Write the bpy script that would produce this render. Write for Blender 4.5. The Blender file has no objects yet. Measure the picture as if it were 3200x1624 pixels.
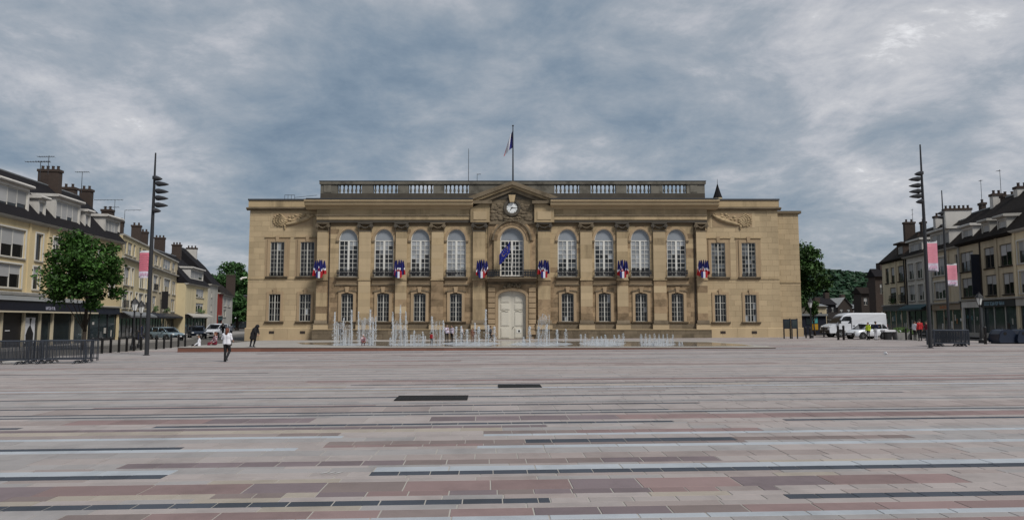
import bpy, bmesh, math, random
from mathutils import Vector, Matrix
random.seed(7)
R = math.radians
sc = bpy.context.scene
COL = sc.collection
# ------------------------------------------------------------------ camera
F, HOR, CH, KX = 2170.0, 1000.0, 1.9, 0.006      # focal (px of 3200), horizon row, camera height, cross-fall of the square
TILT = math.atan((HOR - 812) / F)
ST, CT = math.sin(TILT), math.cos(TILT)
cd = bpy.data.cameras.new('camera'); cd.sensor_fit = 'HORIZONTAL'; cd.sensor_width = 36
cd.lens = 36 * F / 3200; cd.clip_start = 0.1; cd.clip_end = 5000
cam = bpy.data.objects.new('camera', cd); COL.objects.link(cam)
cam.location = (0, 0, CH); cam.rotation_euler = (R(90) + TILT, 0, 0)
sc.camera = cam
# ------------------------------------------------------------------ world: cloudy daylight
SUN_EL, SUN_AZ = 48.0, 136.0          # azimuth clockwise from +Y: light comes over the right shoulder
wd = bpy.data.worlds.new('World'); sc.world = wd; wd.use_nodes = True
nt = wd.node_tree; N = nt.nodes; L = nt.links; N.clear()
out = N.new('ShaderNodeOutputWorld')
sky = N.new('ShaderNodeTexSky'); sky.sky_type = 'NISHITA'; sky.sun_disc = False
sky.sun_elevation = R(SUN_EL); sky.sun_rotation = R(SUN_AZ); sky.air_density = 1.0; sky.dust_density = 2.0
bg1 = N.new('ShaderNodeBackground'); bg1.inputs[1].default_value = 0.055; L.new(sky.outputs[0], bg1.inputs[0])
tc = N.new('ShaderNodeTexCoord'); sep = N.new('ShaderNodeSeparateXYZ'); L.new(tc.outputs['Generated'], sep.inputs[0])
def mth(op, a, b=None, c=None):
    n = N.new('ShaderNodeMath'); n.operation = op
    for i, v in enumerate((a, b, c)):
        if v is None: continue
        if isinstance(v, (int, float)): n.inputs[i].default_value = v
        else: L.new(v, n.inputs[i])
    return n.outputs[0]
zc = mth('ADD', mth('MAXIMUM', sep.outputs[2], 0.0), 0.26)
cx = mth('DIVIDE', sep.outputs[0], zc); cy = mth('DIVIDE', sep.outputs[1], zc)
cmb = N.new('ShaderNodeCombineXYZ'); L.new(cx, cmb.inputs[0]); L.new(cy, cmb.inputs[1])
def wnoise(scale, detail, rough, off, dist=0.0):
    m = N.new('ShaderNodeMapping'); m.inputs['Location'].default_value = off; L.new(cmb.outputs[0], m.inputs[0])
    n = N.new('ShaderNodeTexNoise'); n.inputs['Scale'].default_value = scale; n.inputs['Detail'].default_value = detail
    n.inputs['Roughness'].default_value = rough; n.inputs['Distortion'].default_value = dist; L.new(m.outputs[0], n.inputs['Vector'])
    return n.outputs['Fac']
n1 = wnoise(1.5, 10, 0.60, (0.763376, 16.242374, 0), 0.25)
n2 = wnoise(4.2, 9, 0.66, (7.3, 2.2, 0), 0.3)
n3 = wnoise(0.55, 2, 0.5, (1.3, 5.2, 0))
nf = mth('ADD', mth('ADD', mth('MULTIPLY', n1, 0.72), mth('MULTIPLY', n2, 0.36)), mth('MULTIPLY', n3, 0.28))
nf = mth('ADD', nf, -0.024)
rp = N.new('ShaderNodeValToRGB'); L.new(nf, rp.inputs[0])
el = rp.color_ramp.elements
stops = [(0.47, (0.112, 0.158, 0.215)), (0.56, (0.160, 0.205, 0.258)), (0.62, (0.205, 0.243, 0.288)), (0.675, (0.255, 0.284, 0.322)), (0.725, (0.335, 0.350, 0.382)), (0.78, (0.42, 0.425, 0.445)), (0.85, (0.80, 0.80, 0.81))]
el[0].position = stops[0][0]; el[0].color = (*stops[0][1], 1)
el[1].position = stops[-1][0]; el[1].color = (*stops[-1][1], 1)
for p, c in stops[1:-1]:
    e = el.new(p); e.color = (*c, 1)
bg2 = N.new('ShaderNodeBackground'); L.new(rp.outputs[0], bg2.inputs[0]); bg2.inputs[1].default_value = 0.90
mx = N.new('ShaderNodeMixShader'); mx.inputs[0].default_value = 0.92
L.new(bg1.outputs[0], mx.inputs[1]); L.new(bg2.outputs[0], mx.inputs[2]); L.new(mx.outputs[0], out.inputs[0])
# ------------------------------------------------------------------ sun (veiled) and exposure
sl = bpy.data.lights.new('sun', 'SUN'); sl.energy = 2.0; sl.angle = R(16); sl.color = (1.0, 0.96, 0.90)
sun = bpy.data.objects.new('sun', sl); COL.objects.link(sun)
sdir = Vector((math.sin(R(SUN_AZ)) * math.cos(R(SUN_EL)), math.cos(R(SUN_AZ)) * math.cos(R(SUN_EL)), math.sin(R(SUN_EL))))
sun.rotation_euler = sdir.to_track_quat('Z', 'Y').to_euler(); sun.location = sdir * 200
vs = sc.view_settings; vs.view_transform = 'Standard'; vs.look = 'None'; vs.exposure = 0.68; vs.gamma = 1.0; vs.use_curve_mapping = False

# ------------------------------------------------------------------ measuring helpers: photo position -> place
def gz(x): return KX * x
def ray(u, v):
    xc = (u - 1600) / F; yc = (812 - v) / F
    return xc, CT - yc * ST, ST + yc * CT
def G(u, v):
    dx, dy, dz = ray(u, v); t = CH / (KX * dx - dz)
    return t * dx, t * dy
def AT(u, v, Y):
    dx, dy, dz = ray(u, v); t = Y / dy
    return t * dx, CH + t * dz
class Facade:
    """vertical plane: origin, direction along it (to the right as one faces it); y of the local frame goes into the building"""
    def __init__(s, ox, oy, dx, dy):
        n = math.hypot(dx, dy); s.o = (ox, oy); s.d = (dx / n, dy / n); s.n = (-dy / n, dx / n)
        s.rz = math.atan2(dy, dx); s.z0 = gz(ox)
    def px(s, u, v, off=0.0):
        dx, dy, dz = ray(u, v); ox = s.o[0] + s.n[0] * off; oy = s.o[1] + s.n[1] * off
        t = (ox * s.n[0] + oy * s.n[1]) / (dx * s.n[0] + dy * s.n[1])
        return (t * dx - ox) * s.d[0] + (t * dy - oy) * s.d[1], CH + t * dz - s.z0
    def s(s, u, off=0.0): return s.px(u, 900, off)[0]
# ------------------------------------------------------------------ mesh helpers
class MB:
    def __init__(s): s.v = []; s.f = []; s.m = []
    def face(s, pts, m=0):
        b = len(s.v); s.v.extend(pts); s.f.append(tuple(range(b, b + len(pts)))); s.m.append(m); return s
    def raw(s, vs, fs, m=0):
        b = len(s.v); s.v.extend(vs)
        for f in fs: s.f.append(tuple(b + i for i in f)); s.m.append(m)
        return s
    def box(s, x0, x1, y0, y1, z0, z1, m=0):
        return s.raw([(x0, y0, z0), (x1, y0, z0), (x1, y1, z0), (x0, y1, z0), (x0, y0, z1), (x1, y0, z1), (x1, y1, z1), (x0, y1, z1)],
                     [(3, 2, 1, 0), (4, 5, 6, 7), (0, 1, 5, 4), (1, 2, 6, 5), (2, 3, 7, 6), (3, 0, 4, 7)], m)
    def prism(s, poly, axis, a, b, m=0):
        """poly: 2D points, extruded along axis ('x': poly is (y,z); 'y': poly is (x,z); 'z': poly is (x,y)) from a to b"""
        def P(p, t): return {'x': (t, p[0], p[1]), 'y': (p[0], t, p[1]), 'z': (p[0], p[1], t)}[axis]
        n = len(poly); vs = [P(p, a) for p in poly] + [P(p, b) for p in poly]
        fs = [tuple(range(n)), tuple(range(2 * n - 1, n - 1, -1))] + [(i, i + n, (i + 1) % n + n, (i + 1) % n) for i in range(n)]
        return s.raw(vs, fs, m)
    def tube(s, p, q, r0, r1=None, seg=8, m=0, cap=True):
        r1 = r0 if r1 is None else r1
        p = Vector(p); q = Vector(q); d = (q - p)
        if d.length < 1e-6: return s
        d.normalize(); a = d.orthogonal().normalized(); b = d.cross(a)
        vs = []
        for c, r in ((p, r0), (q, r1)):
            for i in range(seg):
                t = 2 * math.pi * i / seg; vs.append(tuple(c + (a * math.cos(t) + b * math.sin(t)) * r))
        fs = [(i, (i + 1) % seg, (i + 1) % seg + seg, i + seg) for i in range(seg)]
        if cap: fs += [tuple(range(seg - 1, -1, -1)), tuple(range(seg, 2 * seg))]
        return s.raw(vs, fs, m)
    def lathe(s, prof, seg=12, cx=0, cy=0, m=0):
        vs = []; k = len(prof)
        for r, z in prof:
            for i in range(seg):
                t = 2 * math.pi * i / seg; vs.append((cx + r * math.cos(t), cy + r * math.sin(t), z))
        fs = [(j * seg + i, j * seg + (i + 1) % seg, (j + 1) * seg + (i + 1) % seg, (j + 1) * seg + i) for j in range(k - 1) for i in range(seg)]
        fs += [tuple(range(seg - 1, -1, -1)), tuple(range((k - 1) * seg, k * seg))]
        return s.raw(vs, fs, m)
    def ball(s, c, r, seg=8, rings=5, m=0, sz=(1, 1, 1)):
        prof = []
        vs = [(c[0], c[1], c[2] - r * sz[2])]
        for j in range(1, rings):
            a = math.pi * j / rings
            for i in range(seg):
                t = 2 * math.pi * i / seg
                vs.append((c[0] + r * sz[0] * math.sin(a) * math.cos(t), c[1] + r * sz[1] * math.sin(a) * math.sin(t), c[2] - r * sz[2] * math.cos(a)))
        vs.append((c[0], c[1], c[2] + r * sz[2])); n = len(vs)
        fs = [(0, 1 + (i + 1) % seg, 1 + i) for i in range(seg)]
        for j in range(rings - 2):
            for i in range(seg):
                fs.append((1 + j * seg + i, 1 + j * seg + (i + 1) % seg, 1 + (j + 1) * seg + (i + 1) % seg, 1 + (j + 1) * seg + i))
        b = 1 + (rings - 2) * seg
        fs += [(n - 1, b + i, b + (i + 1) % seg) for i in range(seg)]
        return s.raw(vs, fs, m)
    def mesh(s, name, mats, smooth=False):
        me = bpy.data.meshes.new(name); me.from_pydata(s.v, [], s.f)
        for m in mats: me.materials.append(m)
        if len(mats) > 1: me.polygons.foreach_set('material_index', s.m)
        if smooth: me.polygons.foreach_set('use_smooth', [True] * len(s.f))
        me.update(); return me
    def build(s, name, mats, parent=None, smooth=False, **kw):
        if not isinstance(mats, (list, tuple)): mats = [mats]
        return place(s.mesh(name, mats, smooth), name, parent, **kw)
def place(me, name, parent=None, loc=(0, 0, 0), rot=(0, 0, 0), scale=(1, 1, 1)):
    o = bpy.data.objects.new(name, me); COL.objects.link(o); o.parent = parent
    o.location = loc; o.rotation_euler = rot; o.scale = scale; return o
def tag(o, label, cat, group=None):
    o['label'] = label; o['category'] = cat
    if group: o['group'] = group
    return o
def thing(name, label, cat, loc=(0, 0, 0), rz=0, group=None):
    o = bpy.data.objects.new(name, None); COL.objects.link(o); o.location = loc; o.rotation_euler = (0, 0, rz); o.empty_display_size = 0.2
    return tag(o, label, cat, group)
def struct(o): o['kind'] = 'structure'; return o
def copy_tree(o, parent=None):
    c = o.copy(); COL.objects.link(c); c.parent = parent
    for ch in list(o.children): copy_tree(ch, c)
    return c
# ------------------------------------------------------------------ materials
def M(name, col, rough=0.8, var=0.12, ns=2.0, na=0.2, bump=0.0, bs=40, spec=0.35, metal=0.0, stain=0.0, sscale=0.35, streak=False, emit=None, col2=None, c2s=1.0):
    m = bpy.data.materials.new(name); m.use_nodes = True
    t = m.node_tree; n = t.nodes; l = t.links; b = n['Principled BSDF']
    b.inputs['Roughness'].default_value = rough; b.inputs['Metallic'].default_value = metal
    b.inputs['Specular IOR Level'].default_value = spec
    def mt(op, a, c, clamp=False):
        q = n.new('ShaderNodeMath'); q.operation = op; q.use_clamp = clamp
        for i, v in enumerate((a, c)):
            if isinstance(v, (int, float)): q.inputs[i].default_value = v
            else: l.new(v, q.inputs[i])
        return q.outputs[0]
    geo = n.new('ShaderNodeNewGeometry')
    fac = None
    if var:
        oi = n.new('ShaderNodeObjectInfo')
        rnd = mt('FRACT', mt('ADD', mt('MULTIPLY', geo.outputs['Random Per Island'], 7.13), mt('MULTIPLY', oi.outputs['Random'], 5.37)), 0)
        fac = mt('ADD', mt('MULTIPLY', rnd, 2 * var), 1 - var)
    def noise(scale, detail=5, vec=None, rough=0.6):
        q = n.new('ShaderNodeTexNoise'); q.inputs['Scale'].default_value = scale; q.inputs['Detail'].default_value = detail; q.inputs['Roughness'].default_value = rough
        l.new(vec or geo.outputs['Position'], q.inputs['Vector']); return q.outputs['Fac']
    if na:
        f2 = mt('ADD', mt('MULTIPLY', noise(ns), 2 * na), 1 - na)
        fac = mt('MULTIPLY', fac, f2) if fac is not None else f2
    if stain:
        vec = None
        if streak:
            mp = n.new('ShaderNodeMapping'); mp.inputs['Scale'].default_value = (1, 1, 0.16); l.new(geo.outputs['Position'], mp.inputs[0]); vec = mp.outputs[0]
        st = noise(sscale, 6, vec, 0.7)
        st = mt('MULTIPLY', mt('SUBTRACT', st, 0.48), 5.0, True)
        f3 = mt('SUBTRACT', 1.0, mt('MULTIPLY', st, stain))
        fac = mt('MULTIPLY', fac, f3) if fac is not None else f3
    base = None
    if col2:
        mxn = n.new('ShaderNodeMix'); mxn.data_type = 'RGBA'
        l.new(mt('MULTIPLY', mt('SUBTRACT', noise(c2s, 4), 0.42), 5.0, True), mxn.inputs[0])
        mxn.inputs[6].default_value = (*col, 1); mxn.inputs[7].default_value = (*col2, 1); base = mxn.outputs[2]
    if fac is not None:
        vm = n.new('ShaderNodeVectorMath'); vm.operation = 'SCALE'
        if base: l.new(base, vm.inputs[0])
        else: vm.inputs[0].default_value = col
        l.new(fac, vm.inputs['Scale']); l.new(vm.outputs[0], b.inputs['Base Color'])
    elif base: l.new(base, b.inputs['Base Color'])
    else: b.inputs['Base Color'].default_value = (*col, 1)
    if bump:
        bp = n.new('ShaderNodeBump'); bp.inputs['Strength'].default_value = bump; bp.inputs['Distance'].default_value = 0.02
        l.new(noise(bs, 4), bp.inputs['Height']); l.new(bp.outputs[0], b.inputs['Normal'])
    if emit:
        b.inputs['Emission Color'].default_value = (*emit[0], 1); b.inputs['Emission Strength'].default_value = emit[1]
    return m
def slate(name, col):
    m = M(name, col, 0.85, 0.05, 3, 0.25, spec=0.08)
    t = m.node_tree; n = t.nodes; l = t.links; b = n['Principled BSDF']
    g = n.new('ShaderNodeTexCoord'); bk = n.new('ShaderNodeTexBrick'); bk.inputs['Scale'].default_value = 3.0
    bk.inputs['Mortar Size'].default_value = 0.03; l.new(g.outputs['Object'], bk.inputs['Vector'])
    bp = n.new('ShaderNodeBump'); bp.inputs['Strength'].default_value = 0.5; bp.inputs['Distance'].default_value = 0.02; bp.invert = True
    l.new(bk.outputs['Fac'], bp.inputs['Height']); l.new(bp.outputs[0], b.inputs['Normal']); return m
STONE = (0.385, 0.295, 0.180)
m_stone = M('limestone', STONE, 0.9, 0.15, 0.6, 0.20, 0.25, 25, 0.2, stain=0.40, sscale=0.6, streak=True)
m_stoneL = M('limestone_clean', (0.425, 0.330, 0.208), 0.9, 0.11, 0.7, 0.10, 0.2, 25, 0.2, stain=0.14, sscale=0.4, streak=True)
m_stoneB = M('limestone_joint', (0.19, 0.14, 0.086), 0.95, 0, 1.5, 0.15, 0, 25, 0.15)
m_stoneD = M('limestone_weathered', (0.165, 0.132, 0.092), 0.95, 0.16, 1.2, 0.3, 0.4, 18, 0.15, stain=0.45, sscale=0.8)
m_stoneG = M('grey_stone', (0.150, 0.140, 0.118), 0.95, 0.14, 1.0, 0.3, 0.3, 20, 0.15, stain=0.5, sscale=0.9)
m_trim = M('window_surround_stone', (0.355, 0.262, 0.165), 0.9, 0.06, 1.0, 0.12, 0.15, 25, 0.2, stain=0.2, sscale=0.9, streak=True)
m_stoneW = M('limestone_brown_worn', (0.275, 0.198, 0.122), 0.95, 0.28, 1.4, 0.30, 0.35, 18, 0.15, stain=0.45, sscale=1.1)
m_stoneK = M('near_black_stone', (0.085, 0.075, 0.062), 0.95, 0.15, 1.4, 0.35, 0.3, 20, 0.15)  # near-black stone for capitals, lowest architrave band, balustrade base and clock ring
m_lead = M('lead_capping', (0.045, 0.045, 0.048), 0.6, 0.05, 2, 0.2)
m_white = M('white_paint', (0.62, 0.61, 0.57), 0.55, 0.04, 3, 0.08)
m_white2 = M('aged_white_paint', (0.46, 0.45, 0.41), 0.55, 0.04, 3, 0.08)
m_door = M('cream_door_paint', (0.56, 0.53, 0.455), 0.55, 0.03, 2, 0.06, stain=0.1, sscale=1.2, streak=True)
m_glass = M('dark_window_glass', (0.012, 0.013, 0.014), 0.07, 0.3, 1.2, 0.4, spec=0.5)
m_glassL = M('curtained_glass', (0.27, 0.285, 0.30), 0.12, 0.30, 1.0, 0.35, spec=0.5)
m_glassM = M('mid_grey_glass', (0.085, 0.092, 0.10), 0.10, 0.35, 1.0, 0.35, spec=0.5)  # mid-grey glass, between the dark and the curtained panes
m_lun = M('lunette_glass', (0.225, 0.245, 0.27), 0.15, 0.08, 0.9, 0.18, spec=0.5)
m_iron = M('black_iron', (0.018, 0.018, 0.020), 0.5, 0.1, 5, 0.2)
m_dark = M('dark_void', (0.008, 0.008, 0.008), 0.9, 0, 1, 0)
m_pole = M('mast_paint', (0.022, 0.023, 0.027), 0.45, 0, 3, 0.12, spec=0.4)
m_slate = slate('slate_roof', (0.016, 0.015, 0.017))
m_slate2 = slate('brown_slate_roof', (0.020, 0.016, 0.014))
m_zinc = M('zinc', (0.17, 0.18, 0.19), 0.5, 0.05, 2, 0.15)
m_brickdk = M('soot_brick', (0.050, 0.036, 0.030), 0.95, 0.1, 4, 0.35, 0.4, 30)
m_yellow = M('yellow_render', (0.53, 0.43, 0.26), 0.9, 0, 0.5, 0.10, 0.1, 30, 0.2, stain=0.15, sscale=0.5, streak=True)
m_cream = M('cream_render', (0.53, 0.45, 0.285), 0.9, 0, 0.5, 0.12, 0.1, 30, 0.2, stain=0.2, sscale=0.5, streak=True)
m_beige = M('beige_render', (0.46, 0.39, 0.27), 0.9, 0, 0.5, 0.12, 0.1, 30, 0.2, stain=0.25, sscale=0.5, streak=True)
m_greyw = M('grey_render', (0.36, 0.345, 0.315), 0.9, 0, 0.5, 0.14, 0.1, 30, 0.2, stain=0.25, sscale=0.5, streak=True)
m_olive = M('olive_stone_render', (0.27, 0.215, 0.135), 0.9, 0, 0.5, 0.14, 0.1, 30, 0.2, stain=0.3, sscale=0.5, streak=True)
m_brown = M('brown_render', (0.042, 0.034, 0.030), 0.9, 0, 0.5, 0.2, 0.1, 30, 0.2)
m_creamR = M('cream_render_lightened', (0.58, 0.49, 0.335), 0.9, 0, 0.5, 0.14, 0.1, 30, 0.2, stain=0.3, sscale=0.5, streak=True)  # lightened copy of the cream; makes up in colour for missing sun
m_beigeR = M('beige_render_lightened', (0.53, 0.455, 0.335), 0.9, 0, 0.5, 0.14, 0.1, 30, 0.2, stain=0.3, sscale=0.5, streak=True)  # beige lightened in colour for walls the sun misses
m_greyR = M('grey_render_lightened', (0.52, 0.49, 0.44), 0.9, 0, 0.5, 0.14, 0.1, 30, 0.2, stain=0.3, sscale=0.5, streak=True)  # grey lightened in colour for walls the sun misses
m_oliveR = M('olive_stone_lightened', (0.43, 0.365, 0.262), 0.9, 0, 0.5, 0.16, 0.1, 30, 0.2, stain=0.3, sscale=0.5, streak=True)  # olive stone lightened in colour for walls the sun misses
m_red = M('red_render', (0.20, 0.020, 0.014), 0.8, 0, 0.8, 0.12)
m_dorm = M('dormer_white', (0.50, 0.48, 0.45), 0.8, 0.04, 1, 0.12, stain=0.25, sscale=0.8, streak=True)
m_blind = M('roller_blind', (0.30, 0.30, 0.30), 0.7, 0.25, 2, 0.08)
m_frame = M('window_frame_white', (0.55, 0.53, 0.48), 0.6, 0.05, 3, 0.08)
m_frameD = M('window_frame_dark', (0.10, 0.085, 0.07), 0.6, 0.05, 3, 0.1)
m_navy = M('navy_fascia', (0.010, 0.012, 0.022), 0.45, 0.1, 2, 0.1)
m_black = M('shop_black', (0.012, 0.012, 0.014), 0.4, 0.1, 2, 0.1)
m_teal = M('teal_awning', (0.035, 0.075, 0.085), 0.7, 0.05, 2, 0.15)
m_shopglass = M('shop_glass', (0.020, 0.028, 0.032), 0.06, 0.3, 1.0, 0.5, spec=0.6, col2=(0.032, 0.042, 0.045), c2s=0.9)  # second colour paints faint bluish reflections into the glass
m_cardw = M('print_white', (0.62, 0.62, 0.64), 0.7, 0.03, 2, 0.05)
m_pink2 = M('banner_pink_light', (0.66, 0.26, 0.33), 0.75, 0.03, 3, 0.08)
m_pink = M('banner_pink', (0.60, 0.155, 0.215), 0.75, 0.03, 3, 0.08)
m_lilac = M('banner_pale', (0.60, 0.54, 0.63), 0.75, 0.03, 3, 0.06)
m_blue = M('flag_blue', (0.012, 0.014, 0.12), 0.75, 0.1, 2, 0.15)
m_flagw = M('flag_white', (0.62, 0.63, 0.68), 0.75, 0.05, 2, 0.08)
m_flagr = M('flag_red', (0.33, 0.012, 0.018), 0.75, 0.1, 2, 0.12)
m_eu = M('flag_eu_blue', (0.012, 0.020, 0.20), 0.7, 0.0, 2, 0.15)
m_gold = M('flag_gold', (0.60, 0.42, 0.05), 0.7, 0, 2, 0.1)
m_concrete = M('concrete', (0.22, 0.215, 0.205), 0.9, 0.08, 2, 0.15, 0.2, 30)
m_steel = M('galvanised_steel', (0.07, 0.078, 0.095), 0.45, 0.2, 6, 0.25, metal=0.7)
m_tyre = M('tyre_rubber', (0.012, 0.012, 0.012), 0.9, 0, 2, 0.1)
m_rim = M('wheel_rim', (0.30, 0.31, 0.32), 0.35, 0, 2, 0.1, metal=0.8)
m_carw = M('car_white', (0.58, 0.60, 0.64), 0.22, 0.0, 1, 0.03, spec=0.5)
m_cars = M('car_silver_blue', (0.22, 0.29, 0.33), 0.25, 0.0, 1, 0.05, spec=0.5, metal=0.4)
m_carglass = M('car_glass', (0.012, 0.014, 0.017), 0.05, 0, 1, 0, spec=0.6)
m_plast = M('black_plastic', (0.014, 0.014, 0.015), 0.6, 0, 2, 0.1)
m_lamp = M('lamp_glass', (0.62, 0.62, 0.60), 0.2, 0, 2, 0.05)
m_lampr = M('tail_lamp_red', (0.25, 0.01, 0.01), 0.2, 0, 2, 0.05)
# ================================================================== GROUND
m_mortar = M('pale_mortar', (0.36, 0.34, 0.31), 0.95, 0, 3, 0.12)
m_asph = M('asphalt', (0.085, 0.078, 0.070), 0.9, 0, 0.6, 0.2, 0.3, 60)
m_walk = M('pavement_stone', (0.22, 0.205, 0.19), 0.9, 0.08, 0.8, 0.15)
PAV = {}
for k, c, vr in (('beige', (0.322, 0.284, 0.272), 0.07), ('sand', (0.325, 0.284, 0.240), 0.08), ('grey', (0.290, 0.272, 0.268), 0.08), ('rose', (0.225, 0.158, 0.152), 0.12),
             ('mauve', (0.170, 0.135, 0.142), 0.14), ('slate', (0.050, 0.058, 0.074), 0.16), ('pale', (0.36, 0.385, 0.415), 0.05), ('brown', (0.195, 0.156, 0.147), 0.12), ('warm', (0.282, 0.238, 0.225), 0.10)):
    PAV[k] = M('paver_' + k, c, 0.72, vr, 2.2, 0.13, 0.25, 90, 0.35, stain=0.20, sscale=0.9)
    PAV[k].node_tree.nodes['Principled BSDF'].inputs['Specular IOR Level'].default_value = 0.3
PK = list(PAV)
def sheet(name, x0, x1, y0, y1, z, mat, nx=1):
    mb = MB()
    xs = [x0 + (x1 - x0) * i / nx for i in range(nx + 1)]
    for a, b in zip(xs, xs[1:]): mb.face([(a, y0, gz(a) + z), (b, y0, gz(b) + z), (b, y1, gz(b) + z), (a, y1, gz(a) + z)])
    return mb.build(name, mat)
terrain = struct(sheet('ground', -900, 900, -300, 2500, -0.04, m_asph, 12))
SQX0, SQX1 = -25.6, 38.0
square = struct(sheet('plaza', SQX0, SQX1, -12, 75, 0.0, m_mortar, 2))
walkL = struct(MB().raw([(-60, 20, gz(-60)), (-35.2, 20, gz(-35)), (-35.2, 75, gz(-35)), (-47, 130, gz(-47)), (-80, 130, gz(-60))], [(0, 1, 2, 3, 4)]).build('pavement', m_walk, loc=(0, 0, 0.10)))
walkR = struct(MB().raw([(40.0, 30, gz(40)), (75, 30, gz(75)), (75, 110, gz(75)), (49, 110, gz(49)), (42.0, 62, gz(42))], [(0, 1, 2, 3, 4)]).build('pavement', m_walk, loc=(0, 0, 0.10)))
kb = MB(); kb.raw([(-35.2, 20, -.4), (-34.9, 20, -.4), (-34.9, 75, -.4), (-46.7, 130, -.4), (-47, 130, -.4), (-35.2, 75, -.4),
                   (-35.2, 20, -.085), (-34.9, 20, -.085), (-34.9, 75, -.085), (-46.7, 130, -.15), (-47, 130, -.15), (-35.2, 75, -.085)],
                  [(0, 1, 7, 6), (1, 2, 8, 7), (2, 3, 9, 8), (6, 7, 8, 11), (11, 8, 9, 10)])
struct(kb.build('kerb', M('kerb_stone', (0.27, 0.26, 0.245), 0.9, 0.05, 2, 0.12)))
# ---- paving courses: rows run across the square, slightly skewed
TH = math.atan(0.037); CTH, STH = math.cos(TH), math.sin(TH); KT = math.atan(KX)
def row_d(v, u=1600):
    x, y = G(u, v); return -x * STH + y * CTH
def row_r(u, v):
    x, y = G(u, v); return x * CTH + y * STH
def rd(r, d): return r * CTH - d * STH, r * STH + d * CTH
# (bottom row of the strip in the photo, kind sequence [(u_from, u_to, kind)], stone length)
B = -2000; E = 6000
ROWS = [
    (1680, 1660, [(B, E, 'beige')], .7), (1660, 1640, [(B, E, 'rose')], .7), (1640, 1625, [(B, E, 'grey')], .6),
    (1625, 1611, [(B, E, 'pale')], .80), (1611, 1587, [(B, 230, 'grey'), (230, E, 'mix_rose')], .78), (1587, 1572, [(B, E, 'mix_sand')], .85),
    (1572, 1557, [(B, 1720, 'slate'), (1720, 2480, 'beige'), (2480, E, 'slate')], .40), (1557, 1544, [(B, E, 'mix_sand')], .75),
    (1544, 1529, [(B, 900, 'mix_rose2'), (900, 2450, 'mix_rose2'), (2450, E, 'beige')], .44), (1529, 1499, [(B, 3060, 'mix_rose'), (3060, E, 'beige')], .95),
    (1499, 1488, [(B, E, 'mix_sand')], .7), (1488, 1480, [(B, E, 'mix_sand')], .9), (1480, 1468, [(B, 545, 'slate'), (545, 1160, 'beige'), (1160, E, 'slate')], .42),
    (1468, 1454, [(B, 575, 'pale'), (575, 1175, 'grey'), (1175, E, 'pale')], .95), (1454, 1448, [(B, E, 'mix_sand')], .9),
    (1448, 1433, [(B, 420, 'grey'), (420, 2260, 'mix_brown'), (2260, E, 'beige')], .48), (1433, 1416, [(B, E, 'mix_sand')], .55), (1416, 1399, [(B, E, 'mix_grey')], .8),
    (1399, 1391, [(B, 940, 'pale'), (940, 1490, 'beige'), (1490, E, 'pale')], .9), (1391, 1384, [(B, 600, 'slate'), (600, 1020, 'beige'), (1020, 2350, 'mix_brown'), (2350, E, 'grey')], .5),
    (1384, 1373, [(B, 590, 'grey'), (590, 1030, 'beige'), (1030, 2900, 'mix_brown2'), (2900, E, 'grey')], .5), (1373, 1361, [(B, E, 'mix_grey')], .7),
    (1361, 1355, [(B, 1080, 'pale'), (1080, 1510, 'beige'), (1510, E, 'pale')], .9), (1355, 1345, [(B, 1070, 'mix_brown'), (1070, 1510, 'beige'), (1510, 2400, 'mix_rose2'), (2400, E, 'grey')], .6),
    (1345, 1335, [(B, E, 'mix_sand')], .8), (1335, 1328, [(B, 1710, 'mauve'), (1710, E, 'beige')], .6), (1328, 1324, [(B, E, 'mix_grey')], .9),
    (1324, 1319, [(B, 140, 'slate'), (140, 520, 'beige'), (520, 2115, 'slate'), (2115, 2480, 'beige'), (2480, E, 'slate')], .5), (1319, 1313, [(B, E, 'beige')], .9),
    (1313, 1299, [(B, 280, 'warm'), (280, 990, 'mix_rose'), (990, 1345, 'beige'), (1345, E, 'mix_rose')], .9), (1299, 1293, [(B, E, 'mix_grey')], .9),
    (1293, 1290, [(B, E, 'slate')], .6), (1290, 1285, [(B, E, 'grey')], .9), (1285, 1282, [(B, 2100, 'slate'), (2100, E, 'brown')], .6), (1282, 1266, [(B, E, 'mix_warm')], .8), (1266, 1263, [(B, 2200, 'slate'), (2200, E, 'beige')], .8),
]
MIX = {'mix_rose': ['rose', 'rose', 'mauve', 'brown', 'rose'], 'mix_rose2': ['rose', 'brown', 'warm', 'mauve', 'sand'], 'mix_sand': ['beige', 'sand', 'grey', 'beige', 'warm'],
       'mix_brown': ['brown', 'brown', 'rose', 'mauve', 'warm'], 'mix_brown2': ['brown', 'mauve', 'slate', 'brown'], 'mix_grey': ['grey', 'beige', 'grey', 'warm', 'beige'], 'mix_warm': ['warm', 'beige', 'rose', 'warm', 'beige']}
rp_ = random.Random(11)
stones = []        # (r0, r1, d0, d1, kind)
def lay(d0, d1, segs, ln, rmin, rmax):
    last = None; keep = 0.15 if d1 < 9.6 else 0.80
    for r0, r1, kind in segs:
        a = max(r0, rmin); e = min(r1, rmax)
        if e <= a: continue
        if r0 < rmin: a -= rp_.random() * ln
        while a < e - 0.05:
            b = a + ln * rp_.uniform(0.8, 1.25)
            if b > e - 0.12: b = e
            k = kind
            if k in MIX:
                if last and last[0] == k and rp_.random() < keep: k = last[1]
                else: last = (kind, rp_.choice(MIX[k])); k = last[1]
            stones.append((a, b, d0, d1, k)); a = b
for vb, vt, segs, ln in ROWS:
    d0, d1 = row_d(vb), row_d(vt); vm = (vb + vt) / 2
    half = 0.5 * (d0 + d1)
    sg = [(-99 if a == B else row_r(a, vm - (a - 1600) * 0.0), 99 if b == E else row_r(b, vm), k) for a, b, k in segs]
    lay(d0, d1, sg, ln, -half * .78 - 2.5, half * .78 + 3.0)
d = row_d(ROWS[-1][1])
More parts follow.
